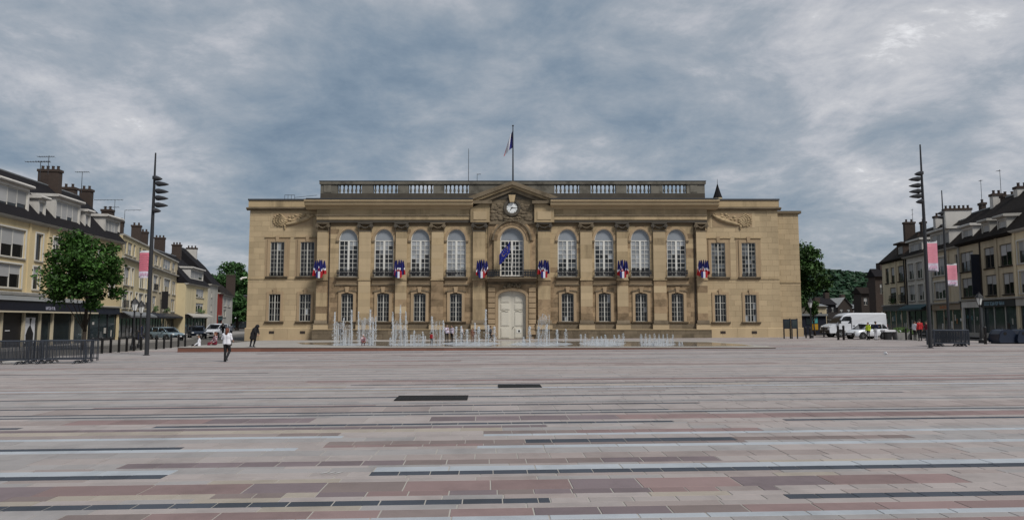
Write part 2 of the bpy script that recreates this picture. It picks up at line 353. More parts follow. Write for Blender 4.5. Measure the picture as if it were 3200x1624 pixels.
base_kinds = ['mix_grey', 'mix_sand', 'mix_warm', 'beige', 'grey', 'mix_grey', 'mix_warm']
while d < 74:
    w = rp_.choice((0.16, 0.22, 0.3, 0.42)) * (1.0 if d < 22 else 1.6)
    roll = rp_.random(); base = rp_.choice(base_kinds)
    acc = 'slate' if roll < 0.07 else 'mauve' if roll < 0.12 else 'pale' if roll < 0.17 else 'mix_rose' if roll < 0.23 else None
    if d > 24 and acc and rp_.random() < 0.6: acc = None
    if acc == 'slate': w = 0.16
    if acc == 'pale': w = 0.22
    half = min(d * .80 + 3, 50); segs = []
    a = -60
    while a < 60:
        b = a + rp_.uniform(8, 26); segs.append((a, b, acc if acc and rp_.random() < 0.6 else base)); a = b
    lay(d, d + w, segs, 0.8 if d < 22 else 2.2, -half, half); d += w
    if d < 40 and rp_.random() < (0.75 if d < 26 else 0.5):
        a = -half; w = rp_.choice((0.035, 0.05, 0.07)) * (1 if d < 22 else 1.3); segs = []
        while a < half: b = a + rp_.uniform(6, 30); segs.append((a, b, rp_.choice(('slate', 'slate', 'mauve', 'brown')) if rp_.random() < 0.7 else base)); a = b
        lay(d, d + w, segs, 1.2, -half, half); d += w
def paver_geo(mb, a, b, d0, d1, z, m, jr=0.006, jd=0.004):
    a += jr; b -= jr; d0 += jd; d1 -= jd; c = 0.003
    bot = [(a, d0), (b, d0), (b, d1), (a, d1)]; top = [(a + c, d0 + c), (b - c, d0 + c), (b - c, d1 - c), (a + c, d1 - c)]
    vs = [(p[0], p[1], -0.002) for p in bot] + [(p[0], p[1], z - 0.003) for p in bot] + [(p[0], p[1], z) for p in top]
    fs = [(0, 1, 5, 4), (1, 2, 6, 5), (2, 3, 7, 6), (3, 0, 4, 7), (4, 5, 9, 8), (5, 6, 10, 9), (6, 7, 11, 10), (7, 4, 8, 11), (8, 9, 10, 11)]
    mb.raw(vs, fs, m)
def in_view(r, d):
    x, y = rd(r, d); return y > 5.5 and abs(x) < 0.77 * y
inds = []; rest = []
for st_ in stones:
    mid = (0.5 * (st_[0] + st_[1]), 0.5 * (st_[2] + st_[3])); x, y = rd(*mid)
    if SQX0 + .4 < x < SQX1 - .4:
        (inds if in_view(*mid) else rest).append((((st_[1] - st_[0]) * (st_[3] - st_[2])) / max(y, 3) ** 3, st_))
inds.sort(key=lambda t: -t[0])
rest = [s for _, s in rest] + [s for _, s in inds[300:]]
cache = {}
for _, (a, b, d0, d1, k) in inds[:300]:
    ln = round((b - a) / 0.04) * 0.04; wd_ = d1 - d0; key = (round(ln, 2), round(wd_, 3), k)
    if key not in cache:
        mb = MB(); paver_geo(mb, -ln / 2, ln / 2, -wd_ / 2, wd_ / 2, 0.005, 0, 0.008, 0.005); cache[key] = mb.mesh('paver', [PAV[k]])
    x, y = rd((a + b) / 2, (d0 + d1) / 2)
    place(cache[key], 'paver', square, (x, y, gz(x) + rp_.uniform(0, 0.0015)), (0, -KT, TH), ((b - a) / ln, 1, 1))
mb = MB()
for a, b, d0, d1, k in rest:
    x, y = rd((a + b) / 2, (d0 + d1) / 2)
    if -21.0 < x < 17.0 and 45.0 < y < 60: continue
    paver_geo(mb, a, b, d0, d1, 0.005 + rp_.uniform(0, 0.0015), PK.index(k), 0.008 if y > 20 else 0.006, 0.004)
mb.v = [(r * CTH - dd * STH, r * STH + dd * CTH, z + gz(r * CTH - dd * STH)) for r, dd, z in mb.v]
pf = mb.build('paver_field', [PAV[k] for k in PK], square); pf['kind'] = 'stuff'
# drains in the paving, and small paint marks
m_grate = M('drain_iron', (0.006, 0.006, 0.006), 0.8, 0, 2, 0.1)
def drain(label, u0, u1, v0, v1):
    xa, ya = G((u0 + u1) / 2, v1); xb, yb = G((u0 + u1) / 2, v0); w = (u1 - u0) / F * (ya + yb) / 2
    t = thing('drain_grate', label, 'drain', (xa, (ya + yb) / 2, gz(xa) + 0.014), TH); dd = (yb - ya) / 2
    MB().box(-w / 2, w / 2, -dd, dd, 0, 0.004).build('pit_shade', m_dark, t)  # flat black sheet standing in for the shaded depth under the bars
    fr = MB(); fr.box(-w / 2 - .03, w / 2 + .03, -dd - .03, -dd, 0, .012).box(-w / 2 - .03, w / 2 + .03, dd, dd + .03, 0, .012).box(-w / 2 - .03, -w / 2, -dd, dd, 0, .011).box(w / 2, w / 2 + .03, -dd, dd, 0, .011)
    fr.build('frame', m_grate, t)
    n = int(w / 0.09)
    me = MB().box(-.012, .012, -dd + .002, dd - .002, .005, .010).mesh('bar', [m_grate])
    for i in range(1, n): place(me, 'bar', t, (-w / 2 + w * i / n, 0, 0))
drain('shorter black drain grate let into the paving near the fountain', 1561, 1687, 1203, 1211)
drain('longer black drain grate let into the paving', 1238, 1450, 1238, 1251)
t = MB()
for i in range(3):
    x, y = G(1014 + i * 21, 1478); t.raw([(x - .05, y - .05, gz(x) + .0105), (x - .01, y - .05, gz(x) + .0105), (x + .06, y + .05, gz(x) + .0105), (x + .02, y + .05, gz(x) + .0105)], [(0, 1, 2, 3)])
tag(t.build('paint_mark', M('worn_paint', (0.42, 0.41, 0.40), 0.8, 0, 9, 0.2)), 'three short white paint strokes on the paving', 'paint mark')
x, y = G(2767, 1108); g = MB(); rq = random.Random(3)
g.ball((0, 0, .07), .11, 7, 5, 0, (1, .8, .6)); g.v = [(a + rq.uniform(-.03, .03), b + rq.uniform(-.03, .03), max(.001, c + rq.uniform(-.02, .02))) for a, b, c in g.v]
tag(g.build('paper_litter', m_cardw, loc=(x, y, gz(x) + .007)), 'crumpled white paper lying alone on the paving', 'litter')
# ---- fountain plinth: level slab on the sloping square
PX0, PX1, PY0, PY1, PZ = -21.3, 16.8, 44.6, 60.0, 0.185
m_pltop = M('fountain_slab_stone', (0.31, 0.29, 0.265), 0.6, 0.06, 0.7, 0.12, 0.1, 60)
m_plred = M('fountain_riser_granite', (0.185, 0.085, 0.060), 0.7, 0.12, 1.2, 0.2)
fount = thing('fountain_plinth', 'low level stone fountain plinth with red granite edge in front of town hall', 'fountain', (0, 0, 0))
mb = MB(); mb.box(PX0, PX1, PY0, PY1, -0.45, PZ - 0.031); mb.build('core', m_plred, fount)
nst = 36
for i in range(nst):
    a = PX0 + (PX1 - PX0) * i / nst; b = PX0 + (PX1 - PX0) * (i + 1) / nst
    MB().box(a + .004, b - .004, PY0 - .06, PY0 - .002, -0.45, PZ - 0.032).build('riser_stone', m_plred, fount)
slab_me = None
nx, ny = 30, 13
for i in range(nx):
    for j in range(ny):
        a = (PX1 - PX0 + .12) / nx; b = (PY1 - PY0 + .12) / ny
        if slab_me is None: slab_me = MB().box(-a / 2 + .006, a / 2 - .006, -b / 2 + .005, b / 2 - .005, -.030, 0).mesh('slab', [m_pltop])
        if j < 8: place(slab_me, 'slab', fount, (PX0 - .06 + a * (i + .5), PY0 - .10 + b * (j + .5), PZ))
        else:
            if i == 0 and j == 8: rest_mb = MB()
            rest_mb.box(PX0 - .06 + a * i + .006, PX0 - .06 + a * (i + 1) - .006, PY0 - .10 + b * j + .005, PY0 - .10 + b * (j + 1) - .005, PZ - .030, PZ)
o = rest_mb.build('slab_field', m_pltop, fount); o['kind'] = 'stuff'
m_film = M('water_film', (0.10, 0.10, 0.10), 0.08, 0, 1.0, 0.15, 0.06, 6, spec=0.8)
fw = MB()
outl = [(-11.5, 47.6), (-8, 46.3), (2, 46.0), (12, 46.1), (16.2, 46.8), (16.4, 50), (15.4, 55), (8, 57), (-4, 57.4), (-12.5, 56), (-16.5, 53.5), (-15, 50)]
fw.prism(outl, 'z', PZ + .003, PZ + .008)
film = struct(fw.build('water', m_film))

# ================================================================== TOWN HALL
THY = 71.0
th = thing('town_hall', 'long sandstone town hall with pilasters, roof balustrade, clock pediment and cream door', 'town hall', (0, THY, 0))
def X(u): return AT(u, 900, THY)[0]
def Z(v): return AT(1600, v, THY)[1]
def rectpx(u0, u1, v0, v1): return X(u0), X(u1), Z(v1), Z(v0)
def wall_skin(mb, x0, x1, z0, z1, y, holes, th_=0.4, m=0):
    xs = sorted({x0, x1, *[h[0] for h in holes], *[h[1] for h in holes]}); xs = [x for x in xs if x0 <= x <= x1]
    zs = sorted({z0, z1, *[h[2] for h in holes], *[h[3] for h in holes]}); zs = [z for z in zs if z0 <= z <= z1]
    for a, b in zip(xs, xs[1:]):
        for c, d_ in zip(zs, zs[1:]):
            mx_, mz_ = (a + b) / 2, (c + d_) / 2
            if any(h[0] < mx_ < h[1] and h[2] < mz_ < h[3] for h in holes): continue
            mb.face([(a, y, c), (b, y, c), (b, y, d_), (a, y, d_)], m)
    for h in holes:
        a, b, c, d_ = h[:4]; t = y + th_
        mb.face([(a, y, c), (a, y, d_), (a, t, d_), (a, t, c)], m); mb.face([(b, y, d_), (b, y, c), (b, t, c), (b, t, d_)], m)
        mb.face([(a, y, c), (a, t, c), (b, t, c), (b, y, c)], m); mb.face([(a, y, d_), (b, y, d_), (b, t, d_), (a, t, d_)], m)
def ashlar(x0, x1, z0, z1, holes, ch, bw, rnd):
    zs = sorted({z0, z1, *[min(max(h[2], z0), z1) for h in holes], *[min(max(h[3], z0), z1) for h in holes]})
    zz = []
    for a, b in zip(zs, zs[1:]):
        if b - a < 0.02: continue
        n = max(1, round((b - a) / ch)); zz += [(a + (b - a) * i / n, a + (b - a) * (i + 1) / n) for i in range(n)]
    out_ = []
    for r, (a, b) in enumerate(zz):
        free = [(x0, x1)]
        for h in holes:
            if h[2] < (a + b) / 2 < h[3]:
                nf_ = []
                for p, q in free:
                    if h[1] <= p or h[0] >= q: nf_.append((p, q)); continue
                    if h[0] > p: nf_.append((p, h[0]))
                    if h[1] < q: nf_.append((h[1], q))
                free = nf_
        for p, q in free:
            if q - p < .05: continue
            n = max(1, round((q - p) / bw)); off = 0.5 if (r % 2 and n > 1) else 0
            cuts = [p] + [p + (q - p) * (i + off + rnd.uniform(-.12, .12)) / n for i in range(1 if not off else 0, n)] + [q]
            cuts = sorted(cuts)
            for c, e in zip(cuts, cuts[1:]):
                if e - c > .04: out_.append((c, e, a, b))
    return out_
unitbox = {}
def ubox(mat):
    if mat.name not in unitbox: unitbox[mat.name] = MB().box(0, 1, 0, 1, 0, 1).mesh('stone_block', [mat])
    return unitbox[mat.name]
rs = random.Random(5)
ZG = -0.45     # below the lowest ground at the facade
zb = Z(1024)   # top of base course
UPW = dict(v0=754, v1=862); LOW = dict(v0=918, v1=1003)
holesL = [rectpx(836, 880, 754, 862), rectpx(931, 975, 754, 862), rectpx(836, 872, 918, 1003), rectpx(932, 968, 918, 1003)]
holesR = [rectpx(2230, 2274, 757, 864), rectpx(2326, 2370, 757, 864), rectpx(2237, 2273, 920, 1005), rectpx(2332, 2368, 920, 1005)]
xl0, xl1, xr0, xr1, xs1 = X(767), X(988), X(2211), X(2444), AT(2502, 900, THY + 3)[0]
ztopw = Z(655); YW = 0.6
def ring(h, m_): return (h[0] - m_, h[1] + m_, h[2] - m_, h[3] + m_)
body = MB()
wall_skin(body, xl0, xl1 + .3, ZG, ztopw + .5, YW, holesL)
wall_skin(body, xr0 - .3, xr1, ZG, ztopw + .5, YW, holesR)
body.face([(xl0, YW, ZG), (xl0, YW, ztopw + .5), (xl0, 16, ztopw + .5), (xl0, 16, ZG)]); body.face([(xr1, YW, ZG), (xr1, 16, ZG), (xr1, 16, ztopw + .5), (xr1, YW, ztopw + .5)])
body.face([(xl0, 16, ZG), (xl0, 16, ztopw + .5), (xr1, 16, ztopw + .5), (xr1, 16, ZG)])
body.build('wing_wall', m_stoneB, th)
nblk = 0; over = MB()
for (a, b, hs) in ((xl0, xl1, holesL), (xr0, xr1, holesR)):
    for (p, q, c, e) in ashlar(a, b, zb, ztopw, hs, 0.55, 1.25, rs):
        if nblk < 250:
            place(ubox(m_stoneL), 'stone_block', th, (p + .006, YW - .03, c + .006), (0, 0, 0), (q - p - .012, .029, e - c - .012)); nblk += 1
        else: over.box(p + .006, q - .006, YW - .03, YW - .001, c + .006, e - .006)
# step wing at the right, set back
sw = MB(); zst = AT(2480, 668, THY + 3)[1]
sw.face([(xr1 - .1, 3, ZG), (xs1, 3, ZG), (xs1, 3, zst), (xr1 - .1, 3, zst)]); sw.face([(xs1, 3, ZG), (xs1, 15, ZG), (xs1, 15, zst), (xs1, 3, zst)]); sw.face([(xr1 - .1, 3, zst), (xs1, 3, zst), (xs1, 15, zst), (xr1 - .1, 15, zst)])
sw.build('stair_wall', m_stoneB, th)
for (p, q, c, e) in ashlar(xr1, xs1, zb, zst, [], 0.55, 1.2, rs): over.box(p + .006, q - .006, 2.97, 2.999, c + .006, e - .006)
over.build('stone_field', m_stoneL, th)['kind'] = 'stuff'
MB().box(xr1, xs1 + .25, 2.75, 15, zst, zst + .28).build('stair_coping', m_stoneD, th)
# wing base course, cornice, parapet
for a, b, yy in ((xl0 - .12, xl1, YW), (xr0, xr1 + .12, YW), (xr1 + .13, xs1 + .1, 3)):
    n = 5 if b - a > 4 else 2
    for i in range(n):
        p = a + (b - a) * i / n; q = a + (b - a) * (i + 1) / n
        MB().prism([(yy - .16, ZG), (yy - .03, ZG), (yy - .03, zb), (yy - .10, zb), (yy - .16, zb - .06)], 'x', p + .006, q - .006).build('base_stone', m_stoneL, th)
for a, b, s_ in ((xl0, xl1 - .25, -1), (xr0 + .25, xr1, 1)):
    p = a - (.3 if s_ < 0 else 0); q = b + (.3 if s_ > 0 else 0)
    MB().prism([(YW, ztopw), (YW - .12, ztopw), (YW - .38, ztopw + .16), (YW - .38, ztopw + .26), (YW, ztopw + .36)], 'x', p, q).build('wing_cornice', m_stoneD, th)
    MB().box(p + .15 if s_ < 0 else p, q if s_ < 0 else q - .15, YW - .12, YW + .4, ztopw + .36, Z(624)).build('wing_parapet', m_stone, th)
    MB().box(p + .1 if s_ < 0 else p, q if s_ < 0 else q - .1, YW - .2, YW + .5, Z(624), Z(619)).build('parapet_coping', m_lead, th)
# string course on wings and relief panels
for a, b in ((xl0, xl1 - .3), (xr0 + .3, xr1)):
    MB().box(a, b, YW - .09, YW - .002, Z(871), Z(866)).build('string_course', m_stone, th)
MB().box(xr1 + .02, xs1, 2.90, 2.965, Z(879), Z(874)).build('string_course', m_stone, th)
def relief(u0, u1, v0, v1, flip):
    x0, x1, z0, z1 = rectpx(u0, u1, v0, v1); w = x1 - x0; h = z1 - z0; y = YW - .05; rr = random.Random(9 if flip else 4)
    MB().box(x0 - .25, x1 + .3, YW - .05, YW - .02, z0 - .12, z1 + .22).build('relief_field', m_stoneL, th)
    MB().box(x0, x1, YW - .075, YW - .051, z0, z1).build('relief_ground', m_trim, th)
    g = MB(); xm = (lambda t: x0 + w * t) if not flip else (lambda t: x1 - w * t)
    for r_ in range(9):                                          # big leafy spray filling one side of the panel
        a = R(-70 + 17 * r_)
        for k in range(5):
            d_ = .18 + .22 * k
            xx, zz = .34 - d_ * .30 * math.cos(a * .9), .45 + d_ * .5 * math.sin(a); zz = min(max(zz, .06), .96); xx = min(max(xx, .02), .98)
            g.ball((xm(xx), y - .03, z0 + h * zz), .17 - .012 * k, 7, 5, 0, (1.25, .8, .8))
    for i in range(22):                                          # heavy drapery swag
        t = i / 21; g.ball((xm(.36 + .62 * t), y - .05, z0 + h * (.16 + .10 * math.sin(t * 3.1) + .66 * t ** 2.2)), .15 + .09 * math.sin(t * 3.1), 8, 5, 0, (1.5, 1.0, .85))
    for i in range(26): t = rr.random(); g.ball((xm(.38 + .55 * t), y - .02, z0 + h * rr.uniform(.35 + .4 * t, .95)), rr.uniform(.10, .18), 7, 4, 0, (1.3, .7, .9))
    for i in range(4): g.ball((xm(.30), y - .03, z0 + .05 - .11 * i), .15 - .025 * i, 7, 5)
    g.build('relief_carving', m_stone, th, smooth=True)
relief(841, 969, 664, 705, False); relief(2237, 2362, 664, 706, True)

# ---- windows
panes = {}
def pane_mesh(mat):
    if mat.name not in panes: panes[mat.name] = MB().box(0, 1, -.004, .004, 0, 1).mesh('pane', [mat])
    return panes[mat.name]
rw = random.Random(21)
def window(parent, x0, x1, z0, z1, y, cols, rows, fw=.07, bw=.03, centre=0.0, transom=None, mat_f=None, light=lambda i, j: False, name='window'):
    mat_f = mat_f or m_white; f = MB()
    w = x1 - x0; h = z1 - z0
    f.box(0, fw, -.06, .03, 0, h); f.box(w - fw, w, -.06, .03, 0, h); f.box(fw, w - fw, -.058, .03, 0, fw); f.box(fw, w - fw, -.058, .03, h - fw, h)
    xs = [fw + (w - 2 * fw) * i / cols for i in range(cols + 1)]
    zs = [fw + (h - 2 * fw) * j / rows for j in range(rows + 1)]
    if transom:
        zt = fw + (h - 2 * fw) * transom[0]; n1_ = transom[1]
        zs = [fw + (zt - fw) * j / n1_ for j in range(n1_ + 1)] + [h - fw]
        if transom[2] > 1: zs = zs[:-1] + [zt + (h - fw - zt) * k / transom[2] for k in range(1, transom[2] + 1)]
    for i, x in enumerate(xs[1:-1]):
        b_ = centre if (centre and i == cols // 2 - 1) else bw
        f.box(x - b_ / 2, x + b_ / 2, -.05 - (.006 if b_ > bw else 0), .02, fw, h - fw)
    for z in zs[1:-1]:
        b_ = bw * 1.9 if transom and abs(z - zt) < 1e-6 else bw
        f.box(fw, w - fw, -.047, .018, z - b_ / 2, z + b_ / 2)
    o = f.build(name, mat_f, parent, loc=(x0, y, z0))
    for i, (a, b) in enumerate(zip(xs, xs[1:])):
        for j, (c, d_) in enumerate(zip(zs, zs[1:])):
            lt = light(i, j); place(pane_mesh(lt if lt not in (True, False) else m_glassL if lt else m_glass), 'pane', o, (a, 0, c), (R(rw.uniform(-.7, .7)), 0, R(rw.uniform(-.7, .7))), (b - a, 1, d_ - c))
    return o
def surround(h, y, mt_, mb_, mat=None, key=True, sill=True, head=0.0):
    """architrave of four pieces and a sill, proud of the wall"""
    mat = mat or m_trim; x0, x1, z0, z1 = h; g = MB()
    g.box(x0 - mt_, x0, y - .07, y - .002, z0, z1); g.box(x1, x1 + mt_, y - .07, y - .002, z0, z1)
    g.box(x0 - mt_, x1 + mt_, y - .073, y - .002, z1, z1 + mt_)
    g.build('architrave', mat, th)
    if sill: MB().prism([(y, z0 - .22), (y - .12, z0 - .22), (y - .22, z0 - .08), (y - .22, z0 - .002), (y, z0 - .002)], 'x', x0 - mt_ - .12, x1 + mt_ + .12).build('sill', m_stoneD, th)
    if key: MB().prism([((x0 + x1) / 2 - .12, z1 + .02), ((x0 + x1) / 2 + .12, z1 + .02), ((x0 + x1) / 2 + .2, z1 + mt_ + .32), ((x0 + x1) / 2 - .2, z1 + mt_ + .32)], 'y', y - .14, y - .075).build('keystone', m_trim, th)
for k, h in enumerate(holesL + holesR):
    up = (k % 4) < 2
    if up:
        pn = MB(); a_, b_, c_, d_ = h[0] - .55, h[1] + .55, h[2] - .3, h[3] + .48
        for q_ in ((a_, h[0], c_, d_), (h[1], b_, c_, d_), (h[0], h[1], c_, h[2]), (h[0], h[1], h[3], d_)): pn.box(q_[0], q_[1], YW - .048, YW - .031, q_[2], q_[3])
        pn.build('window_panel', m_trim, th)
        MB().box(h[0] - .62, h[1] + .62, YW - .14, YW - .046, h[3] + .46, h[3] + .56).build('hood_mould', m_stone, th)
        surround(h, YW - .05, .30, 0, head=.1)
        window(th, h[0], h[1], h[2], h[3], YW + .02, 4, 8, .05, .026, .11, (.76, 6, 1 if k < 4 else 2), m_white2, light=(lambda i, j: rw.random() < .05) if k < 4 else (lambda i, j: m_glassM if rw.random() < (.75 if i < 2 else .4) else False))
        rl = MB(); rl.box(h[0], h[1], YW - .16, YW - .13, h[2] + .30, h[2] + .34); rl.box(h[0], h[1], YW - .16, YW - .13, h[2] + .03, h[2] + .06)
        for i in range(13): rl.box(h[0] + (h[1] - h[0]) * i / 12 - .012, h[0] + (h[1] - h[0]) * i / 12 + .012, YW - .155, YW - .135, h[2] + .06, h[2] + .30)
        rl.build('window_rail', m_iron, th)
    else:
        surround(h, YW - .03, .26, 0, head=.1)
        window(th, h[0], h[1], h[2], h[3], YW + .05, 4, 5, .045, .024, .09, (.70, 3, 1), m_white2, light=lambda i, j: rw.random() < .06)
# ---- centre block wall
cx0, cx1 = X(990), X(2209)
WIN_U = [1086, 1198, 1312, 1425, 1773.5, 1889, 2003, 2116]
zsp, zar, zwb = Z(752), Z(716), Z(866)
cholesA = []; cholesG = []
for u in WIN_U:
    c = X(u); w = .98
    cholesA.append((c - w, c + w, zwb, zsp + w * .0 + (zar - zsp)))
    g = .62; cholesG.append((c - g, c + g, Z(1004), Z(915)))
cc = X(1600); CW = 1.22; DW = 1.40
cbx0, cbx1 = X(1526), X(1674)
holeC = (cc - CW, cc + CW, Z(866), Z(712)); holeD = (cc - DW, cc + DW, -.05, Z(908))
zarc = Z(696)     # underside of architrave
body = MB()
wall_skin(body, cx0, cbx0, ZG, Z(640), 0, [h for h in cholesA + cholesG if h[1] < cbx0]); wall_skin(body, cbx1, cx1, ZG, Z(640), 0, [h for h in cholesA + cholesG if h[0] > cbx1])
for s_, x in ((-1, cx0), (1, cx1)): body.face([(x, 0, ZG), (x, 0, Z(630)), (x, 16, Z(630)), (x, 16, ZG)])
body.face([(cx0, 1, Z(640)), (cx1, 1, Z(640)), (cx1, 16, Z(640)), (cx0, 16, Z(640))])
body.build('front_wall', m_stoneB, th)
bay = MB(); wall_skin(bay, cbx0, cbx1, ZG, Z(636), -.12, [holeC, holeD], .6); bay.build('bay_wall', m_stoneW, th)
for x in (cbx0, cbx1): MB().box(x - .02, x + .02, -.118, .3, ZG, Z(640)).build('bay_return', m_stone, th)
def arch_fill(c, w, zs_, zt, y0, y1, mat, name, n=14):
    g = MB()
    for s_ in (-1, 1):
        pts = [(c + s_ * w * math.cos(a), zs_ + (zt - zs_) * math.sin(a)) for a in [math.pi / 2 * i / n for i in range(n + 1)]]
        poly = pts + [(c, zt + .004), (c + s_ * w, zt + .004)]
        for (p, q) in zip(pts, pts[1:]):
            a = [(p[0], p[1]), (q[0], q[1]), (q[0], zt + .004), (p[0], zt + .004)]
            if s_ < 0: a = a[::-1]
            g.prism(a, 'y', y0, y1)
    return g.build(name, mat, th)
def arch_ring(c, w, zs_, zt, t, y0, y1, mat, name, n=20, full=True):
    g = MB(); pts = [(math.cos(math.pi * i / n), math.sin(math.pi * i / n)) for i in range(n + 1)]
    for (a, b), (p, q) in zip(pts, pts[1:]):
        g.prism([(c + a * w, zs_ + b * (zt - zs_)), (c + p * w, zs_ + q * (zt - zs_)), (c + p * (w + t), zs_ + q * (zt - zs_ + t)), (c + a * (w + t), zs_ + b * (zt - zs_ + t))], 'y', y0, y1)
    return g.build(name, mat, th)
def seg_ring(c, w, zs_, rise, t, y0, y1, mat, name, n=12):
    g = MB(); W_ = w + t
    fi = lambda x: zs_ + (rise * (1 - (x / w) ** 2) if abs(x) < w else 0); fo_ = lambda x: zs_ + t * .8 + rise * (1 - (x / W_) ** 2)
    xs = [-W_, -w] + [-w + 2 * w * i / n for i in range(1, n)] + [w, W_]
    for p, q in zip(xs, xs[1:]): g.prism([(c + p, fi(p)), (c + q, fi(q)), (c + q, fo_(q)), (c + p, fo_(p))], 'y', y0, y1)
    return g.build(name, mat, th)
def lunette(c, w, zs_, zt, y, mats):
    n = 16; poly = [(c + w * math.cos(math.pi * i / n), zs_ + (zt - zs_) * math.sin(math.pi * i / n)) for i in range(n + 1)]
    MB().prism(poly, 'y', y, y + .02).build('lunette', mats, th)
# stone blocks of the centre block
fld = MB()
PIL = [(990, 1023), (1121, 1158), (1236, 1271), (1348, 1386), (1478, 1517), (1681, 1720), (1814, 1851), (1928, 1962), (2042, 2081), (2177, 2209)]
hs = [ring(h, 0) for h in cholesA + cholesG] + [(X(a), X(b), ZG, zarc) for a, b in PIL]
for a, b in ((cx0, cbx0), (cbx1, cx1)):
    for (p, q, c, e) in ashlar(a, b, Z(1010), Z(706), [h for h in hs if h[1] > a and h[0] < b], .52, .85, rs): fld.box(p + .005, q - .005, -.022, -.001, c + .005, e - .005, 2 if (c + e) / 2 < Z(872) or rs.random() < .10 else 0)
# arched windows
for i, u in enumerate(WIN_U):
    h = cholesA[i]; c = X(u); w = .98
    arch_fill(c, w, zsp, h[3], -.021, .4, m_stone, 'spandrel')
    arch_ring(c, w, zsp, h[3], .26, -.10, -.023, m_trim, 'archivolt')
    for s_ in (-1, 1): MB().box(c + s_ * (w + .13) - .15, c + s_ * (w + .13) + .15, -.13, -.023, zsp - .16, zsp).build('impost', m_stoneD, th)
    lit = {0: .05, 1: .25, 2: .55, 3: .92, 4: .5, 5: .30, 6: .75, 7: .25}[i]
    lunette(c, w - .05, zsp + .06, h[3] - .05, .16, m_lun)
    arch_ring(c, w - .07, zsp + .03, h[3] - .07, .07, .10, .2, m_white, 'lunette_frame', 16)
    window(th, c - w, c + w, zwb + .02, zsp + .05, .20, 4, 8, .09, .042, .20, light=(lambda i_, j_, L_=lit, T_=(rw.uniform(-1.5, 1.5), rw.uniform(-1.5, 1.5)): m_glassL if j_ > 8 - 8.5 * L_ + T_[i_ // 2] + rw.uniform(-.8, .8) else m_glassM if rw.random() < .22 else False))
    # balconet
    rl = MB(); rl.box(c - 1.05, c + 1.05, -.42, -.38, zwb + .66, zwb + .72); rl.box(c - 1.05, c + 1.05, -.42, -.38, zwb + .08, zwb + .13)
    for k in range(30):
        x = c - 1.03 + 2.06 * k / 29; rl.box(x - .02, x + .02, -.41, -.39, zwb + .1, zwb + .68)
    for k in range(7):
        x = c - .9 + 1.8 * k / 6; rl.tube((x, -.42, zwb + .4), (x, -.38, zwb + .4), .12, .12, 10)
    for s_ in (-1, 1): rl.box(c + s_ * 1.05 - .02, c + s_ * 1.05 + .02, -.40, -.023, zwb + .66, zwb + .71)
    rl.build('balconet_rail', m_iron, th)
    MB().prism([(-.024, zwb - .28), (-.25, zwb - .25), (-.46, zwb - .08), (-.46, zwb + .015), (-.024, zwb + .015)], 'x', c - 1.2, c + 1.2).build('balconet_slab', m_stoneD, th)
    MB().box(c - 1.15, c + 1.15, -.10, -.024, zwb - .70, zwb - .33).build('apron', m_trim, th)
    MB().box(c - 1.28, c + 1.28, -.15, -.024, zwb - .82, zwb - .70).build('apron_mould', m_stoneD, th)
    # ground window with a segmental head
    g = cholesG[i]; zs2 = Z(918.5)
    arch_fill(c, .62, zs2, g[3], -.021, .4, m_trim, 'segmental_head', 6)
    gs = MB(); gs.box(c - .90, c - .62, -.12, -.023, g[2], zs2); gs.box(c + .62, c + .90, -.12, -.023, g[2], zs2); gs.build('architrave', m_trim, th)
    seg_ring(c, .62, zs2, g[3] - zs2, .28, -.12, -.023, m_trim, 'head_mould')
    seg_ring(c, .90, zs2 + .22, g[3] - zs2, .12, -.19, -.023, m_stoneD, 'hood_mould')
    MB().prism([(c - .14, g[3] + .05), (c + .14, g[3] + .05), (c + .22, g[3] + .62), (c - .22, g[3] + .62)], 'y', -.24, -.125).build('keystone', m_trim, th)
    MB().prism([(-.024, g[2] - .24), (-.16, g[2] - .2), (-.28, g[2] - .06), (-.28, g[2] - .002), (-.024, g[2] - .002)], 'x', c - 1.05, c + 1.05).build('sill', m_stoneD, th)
    window(th, c - .62, c + .62, g[2], g[3] - .12, .20, 4, 5, .045, .024, .10, (.70, 4, 1), m_white2, light=lambda a_, b_: rw.random() < .05)
# base of the centre block: rough stained courses and pilaster pedestals
zbb = Z(1012)
for (p, q, c, e) in ashlar(cx0 - .3, cbx0, ZG, Z(1030), [], .42, 1.3, rs) + ashlar(cbx1, cx1 + .3, ZG, Z(1030), [], .42, 1.3, rs): fld.box(p + .006, q - .006, -.34, -.001, c + .006, e - .006, 1)
for (p, q, c, e) in ashlar(cx0, cbx0, Z(1030) + .01, zbb, [(X(a) - .2, X(b) + .2, ZG, 9) for a, b in PIL], .5, 1.1, rs) + ashlar(cbx1, cx1, Z(1030) + .01, zbb, [(X(a) - .2, X(b) + .2, ZG, 9) for a, b in PIL], .5, 1.1, rs):
    fld.box(p + .006, q - .006, -.12, -.001, c + .006, e - .006, 1)
fld.build('stone_field', [m_stone, m_stoneD, m_stoneW], th)['kind'] = 'stuff'
for a, b, in ((cx0 - .32, cbx0), (cbx1, cx1 + .32)): MB().box(a, b, -.40, -.002, Z(1030), Z(1030) + .07).build('plinth_mould', m_stoneL, th)
